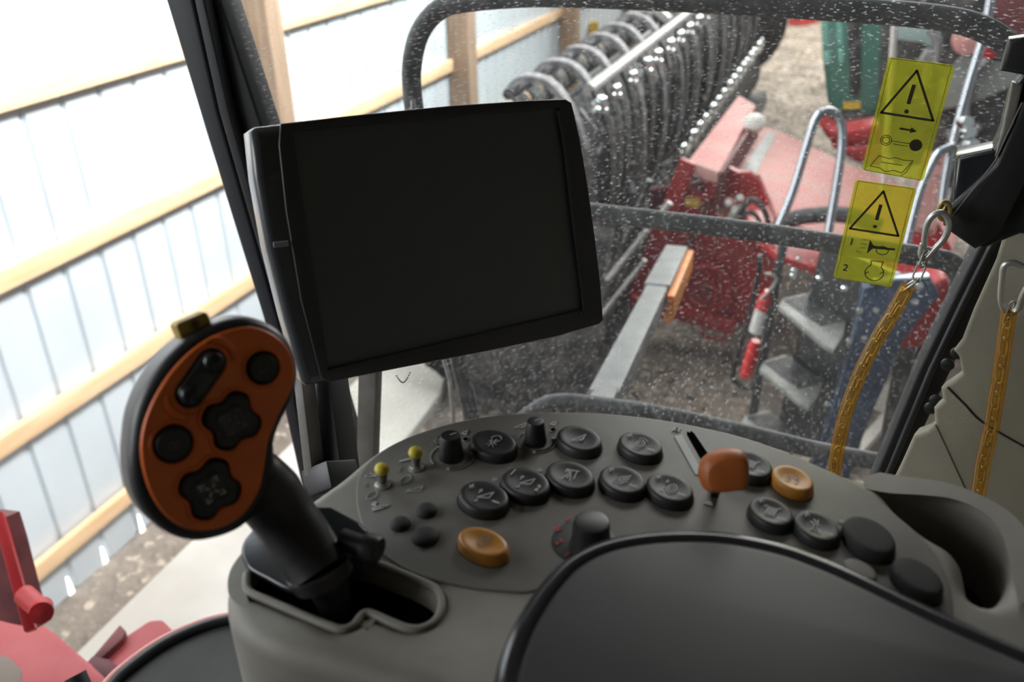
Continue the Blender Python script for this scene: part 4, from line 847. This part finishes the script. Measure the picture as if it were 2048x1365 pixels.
# cylindrical knobs with printed rings
for (bx, by, rr, hh) in ((903, 914, .0098, .0205), (1071, 884, .0088, .020)):
    c = PZ(bx, by, ZP); k = lathe('rotary_knob', [(rr*1.05, -.0003), (rr*1.05, .003), (rr, .0045), (rr*.82, hh*.95), (rr*.76, hh), (rr*.6, hh+.0004), (0, hh+.0003)], (c, *FC[1:]), black_m, con, 32)
    strokes('pointer_line', [[(0, 0), (0.0035, 0.004)]], (c+Vector((0, 0, hh+.0001)), *FC[1:]), 0.0007, print_m, k)
    R_ = rr*1.75
    strokes('dial_ring', [circ(0, 0, R_, 14, math.radians(-75), math.radians(35))], (c+Vector((0, 0, .0002)), *FC[1:]), 0.0032, print_m, con)
    strokes('dial_ring', [circ(0, 0, R_*.98, 14, math.radians(150), math.radians(235))], (c+Vector((0, 0, .0002)), *FC[1:]), 0.0014, print_m, con)
def fp(x, y, lines, m=print_m, s=0.001, w=0.0006, rot=SYM, name='printed_symbol'):
    return strokes(name, lines, (PZ(x, y, ZP+.0002), *FC[1:]), w*1.15, m, con, scale=s*1.0, rot=rot, asp=1.6)
fp(875, 883, S_fan, printd_m, .0011, .0008); fp(931, 866, [[(-2, -1.6), (0, 2), (2, -1.6), (-2, -1.6)]], print_m, .001, .0009); fp(931, 880, [circ(0, 0, 1.1, 10)], print_m, .001, .0022)
fp(1043, 852, S_hdr, print_m, .0011, .0006); fp(1108, 848, [[(-2, -1.4), (0, 2), (2, -1.4), (-2, -1.4)]], print_m, .001, .0009); fp(1106, 861, [circ(0, 0, 1.1, 10)], print_m, .001, .0022)
fp(744, 952, [[(-2, -1), (2, 1)], [(-1, -1), (2.4, .4)], [(-2.8, -1.4), (-1, .4)]], print_m, .0013, .0016)
fp(812, 921, [[(-2.4, -2), (1.8, 1.2)]], print_m, .0012, .0018)
fp(744, 992, [circ(0, 0, 3.0, 18)], print_m, .0011, .0005); fp(811, 960, [circ(0, 0, 3.0, 18)], print_m, .0011, .0005)
fp(757, 1016, [[(-2, -1.6), (3.4, 1.8)], [(-1.4, -.6), (3.6, 2.4)], [(-1, -2.2), (2.4, .4)], [(-4.4, 1.2), (-3.4, 1.6)], [(-4.6, .4), (-2.6, .2)]], print_m, .0013, .0016)
fp(831, 981, [[(-4.2, -3.6), (2.2, 3.4), (3.4, 0.2), (-2.2, -2.4)]], print_m, .0011, .0005); fp(817, 983, [[(-1, 0), (1, 0)], [(0, -1), (0, 1)]], print_m, .001, .0009)
fp(733, 972, [[(-1, 1.5), (1, -2)]], printd_m, .001, .0004); fp(800, 940, [[(-1, 1.5), (1, -2)]], printd_m, .001, .0004)
# toggle switches with yellow caps
for bx, by, tx_, ty in ((765, 972, 764, 937), (832, 937, 831, 904)):
    c = PZ(bx, by, ZP); top = PZ(tx_, ty, ZP+0.017); ax = (top-c).normalized()
    sw = lathe('toggle_switch', [(.0062, -.0003), (.0062, .0012), (.0048, .0016), (.0044, .003), (.0035, .0032), (0, .0032)], (c, *FC[1:]), steel_m, con, 6 if False else 20)
    fr = frame(c, ax, Vector((0, 1, 0)))
    lathe('toggle_lever', [(.0022, 0), (.0034, .006), (.0042, .013), (.0036, .016), (0, .016)], fr, grayp_m, sw, 16)
    lathe('yellow_cap', [(0, .0132), (.0046, .0134), (.0056, .0152), (.0057, .0168), (.0050, .0188), (.0032, .0202), (0, .0207)], fr, yellow_m, sw, 20, smooth=60)
# big dial with red numbers
c = PZ(1178, 1094, ZP)
disc_c = PZ(1168, 1085, ZP)
lathe('dial_plate', [(.0225, -.0003), (.0225, .0005), (.0215, .0008), (0, .0008)], (disc_c, *FC[1:]), arm_m, con, 48)
dk = lathe('selector_dial', [(.0145, 0), (.0145, .004), (.0135, .006), (.0125, .0215), (.0118, .0235), (.010, .0242), (0, .0242)], (PZ(1181, 1098, ZP), *FC[1:]), black_m, con, 40)
fbox('dial_grip', (PZ(1160, 1080, ZP), Vector((0.75, -0.65, 0)).normalized(), Vector((0.65, 0.75, 0)).normalized(), Vector((0, 0, 1))), -.006, .010, -.003, .003, 0, .012, black_m, dk, 0.001)
for s, x, y in (('3', 1136, 1038), ('N', 1116, 1059), ('2', 1118, 1086), ('1', 1134, 1111)):
    text('dial_digit', s, 0.0058, (PZ(x, y, ZP+.001), *FC[1:]), redprint_m, con, rot=math.radians(-25), asp=1.5)
# slider wedge print, slider shaft, orange grip
wd = pc([(1348, 873), (1364, 871), (1399, 935), (1400, 951), (1391, 950)], ZP)
lab(slab('wedge_mark', wd, (Vector((0, 0, ZP+.0006)), *FC[1:]), 0.0004, print_m, con), 'pale wedge print')
fp(1353, 861, [[(-2, -1), (0, 1.4)], [(0, 1.4), (0, -1)], [(0, -1), (2, 1.4)], [(-2, 1), (2, -.6)]], print_m, .0013, .0011)
fp(1417, 1008, [[(-2.2, -.5), (2.4, -.5)], [(-1, .6), (1.6, .6)]], print_m, .0012, .0016)
sg = thing('throttle_slider', 'orange faceted slider knob standing over its slot on the console', 'slider knob', tuple(PZ(1432, 985, ZP)))
beam('slider_shaft', PZ(1425, 990, ZP-.01), PD(1438, 955, .655), 0.006, 0.012, black_m, sg)
kf = frame(PD(1450, 945, .625), -ray(1450, 945)+AX*0.10+AZ*0.2)
kb = sm(px2(kf, [(1396, 945), (1404, 922), (1430, 906), (1462, 900), (1490, 908), (1499, 930), (1498, 960), (1492, 980), (1470, 984), (1440, 987), (1412, 984), (1400, 968)]), 3)
V = []; Fc = []; cen = sum((Vector(p) for p in kb), Vector((0, 0)))/len(kb)
for (sc, w, sh_) in ((.30, .0056, .0022), (.70, .0054, .0022), (.78, .0048, .0020), (.97, -.001, .0003), (1.0, -.005, 0), (.97, -.012, 0), (.80, -.016, 0), (.5, -.018, 0)):
    for p in kb: q_ = cen+(p-cen)*sc+Vector((sh_, -sh_*.5)); V.append(G3(kf, q_.x, q_.y, w))
n_ = len(kb)
for i in range(7):
    for k in range(n_): Fc.append((i*n_+k, i*n_+(k+1) % n_, (i+1)*n_+(k+1) % n_, (i+1)*n_+k))
Fc += [tuple(range(n_))[::-1], tuple(7*n_+k for k in range(n_))]
lab(mk('slider_grip', V, Fc, orangek_m, sg, smooth=60), 'orange grip')
# ================================================================== ARMREST
ZA = 2.925
FA = (Vector((0, 0, ZA)), *FC[1:])
ar_px = [(1015, 1380), (1022, 1330), (1042, 1268), (1068, 1218), (1100, 1170), (1145, 1122), (1205, 1090), (1280, 1073), (1370, 1067), (1460, 1072), (1560, 1092), (1640, 1120), (1720, 1155), (1850, 1218), (1960, 1268), (2080, 1320), (2250, 1400), (2250, 1750), (1010, 1750)]
am_ = thing('armrest', 'large dark grey vinyl armrest pad with glossy rounded rim in the foreground', 'armrest', tuple(PZ(1500, 1300, ZC)))
slab('pad', sm([Vector((PZ(x, y+4, ZA).x, PZ(x, y+4, ZA).y)) for x, y in ar_px], 4), FA, 0.044, arm_m, am_, bevel=0.009, res=5, smooth=70)
rimo = [PZ(x, y+4, ZA) for x, y in ar_px[:-2]]
tube('pad_rim', [v+Vector((0, 0, -0.0075)) for v in rimo], 0.0085, mat('glossy_rim_vinyl', (0.022, 0.022, 0.025), 0.2), am_, 14, sub=4)
# ================================================================== DISPLAY
cor = [(500, 258), (1142, 195), (1205, 650), (612, 775)]
rs_ = [ray(*p) for p in cor]
Mx = Matrix((rs_[1], -rs_[2], rs_[3])).transposed(); lam = Mx.inverted() @ rs_[0]
Q = [rs_[0], rs_[1]*lam[0], rs_[2]*lam[1], rs_[3]*lam[2]]; sc_ = 0.30/(Q[1]-Q[0]).length; Q = [E0+q_*sc_ for q_ in Q]
nn = (Q[1]-Q[0]).cross(Q[3]-Q[0]).normalized()
if nn.dot(E0-Q[0]) < 0: nn = -nn
FD = frame(sum(Q, Vector())/4, nn)
dsp = thing('display_screen', 'large switched-off black display terminal mounted above the console', 'monitor', tuple(FD[0]-Vector((0, 0, 0.15))))
body = px2(FD, [(500, 262), (512, 253), (700, 231), (900, 211), (1050, 200), (1132, 195), (1143, 200), (1158, 270), (1175, 370), (1190, 480), (1200, 570), (1206, 640), (1203, 652), (1120, 678), (980, 707), (800, 741), (640, 772), (615, 775), (606, 768), (570, 640), (535, 500), (510, 360)])
slab('casing', body, (FD[0]-nn*0.002, *FD[1:]), 0.045, casing_m, dsp, bevel=0.009, res=4, smooth=60)
scr = [(585, 262), (1115, 216), (1165, 618), (655, 738)]
open_ = px2(FD, scr)
bez = px2(FD, [(560, 248), (700, 232), (900, 212), (1050, 202), (1128, 199), (1140, 206), (1156, 275), (1173, 375), (1188, 485), (1198, 570), (1203, 640), (1195, 648), (1110, 672), (980, 700), (800, 735), (655, 764), (640, 755), (600, 600), (570, 420), (556, 290)])
slab('front_bezel', bez, (FD[0]+nn*0.004, *FD[1:]), 0.0055, bezel_m, dsp, holes=[open_], bevel=0.0015, res=2, smooth=60)
lab(prism('screen_glass', [PP(x, y, FD[0]-nn*0.0008, nn) for x, y in ((578, 256), (1122, 210), (1172, 624), (648, 746))], nn*-0.004, screen_m, dsp), 'dark glossy screen')
tube('screen_groove', [PP(x, y, FD[0]+nn*0.0042, nn) for x, y in ((1116, 222), (1130, 300), (1150, 470), (1168, 618), (1160, 624))], 0.0014, grayp_m if False else bezel_m, dsp, 8, sub=3)
c = PP(562, 489, FD[0]+nn*0.0045, nn)
tube('status_light', [PP(547, 490, FD[0]+nn*0.0045, nn), PP(576, 487, FD[0]+nn*0.0045, nn)], 0.0026, mat('clear_light', (0.25, 0.26, 0.28), 0.15), dsp, 12)
# mount post below the display
mp = thing('display_mount', 'black square mounting post with grey side carrying the display', 'mount', tuple(PY(660, 985, 0.58)))
b0, b1 = PY(680, 985, 0.60), PY(648, 730, 0.66)
beam('mount_post', b0, b1, 0.034, 0.03, black_m, mp, up=Vector((0, 1, 0)), bevel=0.002)
beam('clamp_block', PY(668, 985, 0.585), PY(657, 930, 0.60), 0.038, 0.04, black_m, mp, up=Vector((0, 1, 0)), bevel=0.003)
beam('grey_bar', PY(630, 950, 0.588), PY(606, 740, 0.63), 0.010, 0.02, grayp_m, mp, up=Vector((0, 1, 0)), bevel=0.001)
bc = thing('bead_chain', 'tiny dark bead chain loop dangling under the display edge', 'chain', tuple(PD(805, 765, .86)))
for k in range(13):
    t_ = k/12; x = 793+27*t_; y = 752-6*t_+math.sin(math.pi*t_)*16
    lathe('bead', [(0, -.0009), (.0008, -.0005), (.0009, 0), (.0008, .0005), (0, .0009)], frame(PD(x, y, .86), Vector((0, -1, 0))), steel_m, bc, 8)
# ================================================================== JOYSTICK
hr = ray(430, 850); sr, sd = (MC @ Vector((1, 0, 0))), (MC @ Vector((0, 1, 0)))
hn = (-hr+sr*0.36+sd*0.16).normalized()
HD = 0.57
FH = frame(E0+hr*HD, hn)
js = thing('control_lever', 'black multifunction lever with kidney shaped orange button face', 'joystick', tuple(PZ(660, 1200, ZC-0.05)))
rim = [(477, 634), (528, 641), (569, 665), (594, 705), (602, 749), (592, 800), (570, 845), (556, 885), (556, 930), (548, 985), (520, 1030), (495, 1055), (470, 1070), (431, 1083), (390, 1087), (343, 1074), (302, 1043), (274, 1002), (262, 950), (263, 890), (273, 826), (300, 765), (346, 705), (405, 660)]
srim = sm(px2(FH, rim), 4)
slab('head_shell', srim, FH, 0.036, stick_m, js, bevel=0.009, res=5, smooth=70)
face = [(502, 654), (549, 670), (579, 701), (590, 740), (584, 780), (560, 828), (538, 880), (529, 934), (518, 985), (487, 1031), (446, 1056), (400, 1063), (359, 1053), (323, 1022), (297, 976), (283, 915), (287, 857), (308, 800), (344, 743), (390, 697), (441, 667)]
FP_ = (FH[0]+hn*0.0022, *FH[1:])
def hp(x, y, fr=FH): return L2(fr, PP(x, y, fr[0], fr[3]))
PXM = HD/F
def hc_(x, y, r, n=32): c = hp(x, y, FP_); return [(c[0]+r*PXM*math.cos(2*math.pi*k/n), c[1]+r*PXM*math.sin(2*math.pi*k/n)) for k in range(n)]
def clover(x, y, r, rot, n=64, k=1.0):
    c = hp(x, y, FP_); out = []
    for i in range(n):
        a = 2*math.pi*i/n; rr = r*PXM*k*(0.90+0.12*math.cos(4*(a-rot))-0.03*math.cos(8*(a-rot))); out.append((c[0]+rr*math.cos(a), c[1]+rr*math.sin(a)))
    return out
def capsule(x, y, hl, r, ang, n=12):
    c = Vector(hp(x, y, FP_)); out = []; d = Vector((math.cos(ang), math.sin(ang)))
    for s_, a0 in ((1, ang-math.pi/2), (-1, ang+math.pi/2)):
        for i in range(n+1): a = a0+math.pi*i/n; q_ = c+d*s_*hl*PXM+Vector((math.cos(a), math.sin(a)))*r*PXM; out.append(q_)
    return out
rot0 = math.radians(45+12)
holes = [hc_(525, 736, 33), hc_(346, 888, 37), clover(463, 842, 60, rot0), clover(420, 978, 62, rot0), capsule(402, 757, 34, 28, math.radians(38))]
lab(slab('button_plate', sm(px2(FP_, face), 4), FP_, 0.006, orange_m, js, bevel=0.0018, res=4, smooth=70), 'orange plate')
for h_ in holes: slab('pocket_shade', h_, (FP_[0]+hn*0.0003, *FP_[1:]), 0.002, slot_m, js)  # flat black patches paint the dark recesses around the buttons
def hb_btn(name, outline, w0, w1, m=blackg_m, bv=0.002):
    return slab(name, outline, (FH[0]+hn*w1, *FH[1:]), w1-w0, m, js, bevel=bv, res=3, smooth=60)
printj = mat('dim_print', (0.14, 0.13, 0.14), 0.5)
for x, y, r in ((525, 736, 29), (346, 888, 32)):
    b = hb_btn('round_button', hc_(x, y, r), -.002, .0052, button_m)
    c = hp(x, y, FP_); strokes('symbol', [circ(-2, 0, 2, 10), [(0, -3), (2.4, 3)], [(2.4, 3), (3, -2)]], (FH[0]+hn*.0053, *FH[1:]), 0.0006, printj, b, scale=.0009, org=c)
    # raised collar around each round button
    V, Fc_ = tube_geo([G3((FP_[0], *FP_[1:]), *p) for p in hc_(x, y, r+8)], 0.0013, 8, closed=True); mk('collar', V, Fc_, orange_m, js, smooth=60)
for x, y, r in ((463, 842, 53), (420, 978, 55)):
    b = hb_btn('four_way_pad', clover(x, y, r, rot0), -.002, .0048, button_m)
    c = Vector(hp(x, y, FP_)); hb2 = slab('pad_cross', clover(x, y, r*0.62, rot0), (FH[0]+hn*.0058, *FH[1:]), .002, blackg_m, b, bevel=.0008, smooth=60)
    ls = []
    for k in range(4):
        a = rot0+k*math.pi/2; d = Vector((math.cos(a), math.sin(a))); e = Vector((-d.y, d.x))
        tip = c+d*0.0085; ls += [[tip-d*.0028+e*.0016, tip, tip-d*.0028-e*.0016], [c+d*.0016, c+d*.0045]]
    strokes('arrows', ls, (FH[0]+hn*.006, *FH[1:]), 0.0007, print_m if y > 900 else printj, b)
    V, Fc_ = tube_geo([G3(FP_, *p) for p in clover(x, y, r+9, rot0)], 0.0013, 8, closed=True); mk('collar', V, Fc_, orange_m, js, smooth=60)
b = hb_btn('rocker_switch', capsule(402, 757, 33, 25, math.radians(38)), -.002, .0068, blackg_m, .003)
for s_ in (-1, 1):
    c = Vector(hp(402, 757, FP_))+Vector((math.cos(math.radians(38)), math.sin(math.radians(38))))*s_*36*PXM
    lathe('rocker_bump', [(.0065, 0), (.006, .002), (.004, .0034), (0, .004)], (G3((FH[0]+hn*.0062, *FH[1:]), c.x, c.y), FH[1], FH[2], FH[3]), blackg_m, b, 20, smooth=60)
    cc = Vector(hp(402, 757, FP_))+Vector((math.cos(math.radians(38)), math.sin(math.radians(38))))*s_*43*PXM; a0 = math.radians(38) if s_ > 0 else math.radians(218)
    pts = [G3(FP_, cc.x+math.cos(a0+t_)*36*PXM, cc.y+math.sin(a0+t_)*36*PXM, 0.0) for t_ in [(-1.15+2.3*k/12) for k in range(13)]]
    tube('rocker_guard', pts, 0.0028, orange_m, js, 10, radii=[0.0008+0.0022*math.sin(math.pi*k/12) for k in range(13)])
# yellow thumb button on top edge of the head
yb = (FH[0]-hn*0.010, *FH[1:])
yp = Vector(L2(yb, PP(360, 672, yb[0], hn))); yq = Vector(L2(yb, PP(424, 645, yb[0], hn))); dd_ = (yq-yp).normalized(); nn_ = Vector((-dd_.y, dd_.x))
yt = slab('top_button', [yp+nn_*-.004, yq+nn_*-.004, yq+nn_*.006, yq+nn_*.0075-dd_*.002, yp+nn_*.0075+dd_*.002, yp+nn_*.006], yb, 0.015, mustard_m, js, bevel=0.0012, res=2); lab(yt, 'yellow thumb button')
cy_ = (yp+yq)/2; strokes('button_mark', [circ(cy_.x, cy_.y+.0028, .0022, 12), circ(cy_.x, cy_.y+.0028, .001, 8)], (yb[0]+hn*0.0002, *yb[1:]), 0.0006, blackprint_m, yt)
# neck and shaft: tapering, continuous into the head
def ctr(x, y, d): return PD(x, y, d)
sp = [ctr(470, 930, HD+.030), ctr(505, 955, HD+.037), ctr(537, 990, HD+.043), ctr(566, 1030, HD+.045), ctr(598, 1075, HD+.045), ctr(625, 1118, HD+.045), ctr(640, 1142, HD+.045)]
V, Fc_ = tube_geo(sm(sp, 5, False), 0, 28, radii=None, closed=False) if False else (None, None)
spp = sm(sp, 5, False); nsp = len(spp)
rad_k = [(0, 30), (.16, 60), (.34, 66), (.55, 61), (.8, 60), (1, 64)]
def rk(t_):
    for (a, ra), (b, rb2) in zip(rad_k[:-1], rad_k[1:]):
        if t_ <= b: return ra+(rb2-ra)*(t_-a)/(b-a)
    return rad_k[-1][1]
tube('grip', spp, 0, stick_m, js, 30, radii=[rk(i/(nsp-1))*PXM*1.05 for i in range(nsp)], flat=1.0)
tube('grip_ring', [ctr(636, 1134, HD+.041), ctr(648, 1158, HD+.045)], 0, stick_m, js, 30, radii=[67*PXM, 64*PXM])
low = [ctr(640, 1145, HD+.043), ctr(660, 1180, HD+.05), PZ(672, 1228, ZC-.02), PZ(676, 1262, ZC-.05)]
tube('lower_shaft', low, 0, rubber_m, js, 24, sub=4, radii=[(52-28*min(1, k/10))*PXM for k in range(13)])
# base plate under the grip (grey flap) with black box and side knob
fb_ = frame(PZ(600, 1130, ZC+0.006), Vector((-0.05, -0.12, 1)))
slab('base_plate', sm(px2(fb_, [(482, 1110), (484, 1085), (500, 1063), (520, 1045), (580, 1040), (660, 1060), (700, 1120), (690, 1165), (640, 1185), (580, 1180), (530, 1155), (495, 1135)]), 3), fb_, 0.006, blackg_m, js, bevel=0.0025, res=3, smooth=60)
bx = frame(PZ(690, 1075, ZC+0.028), Vector((0.15, -0.1, 1)))
prism('lever_box', [G3(bx, *L2(bx, PP(x, y, bx[0], bx[3]))) for x, y in ((620, 1012), (662, 1012), (722, 1044), (737, 1060), (720, 1092), (700, 1110), (650, 1110))], (0, 0, -0.028), mat('teal_black_plastic', (0.018, 0.026, 0.028), 0.2), js, 0.003, 3)
kf2 = frame(PD(742, 1097, .600), (sr*0.8+sd*0.25-hr*0.35))
lathe('side_knob', [(0, -.022), (.0065, -.022), (.0065, -.006), (.009, -.005), (.0095, .004), (.0085, .006), (.006, .0065), (0, .005)], kf2, black_m, js, 28)
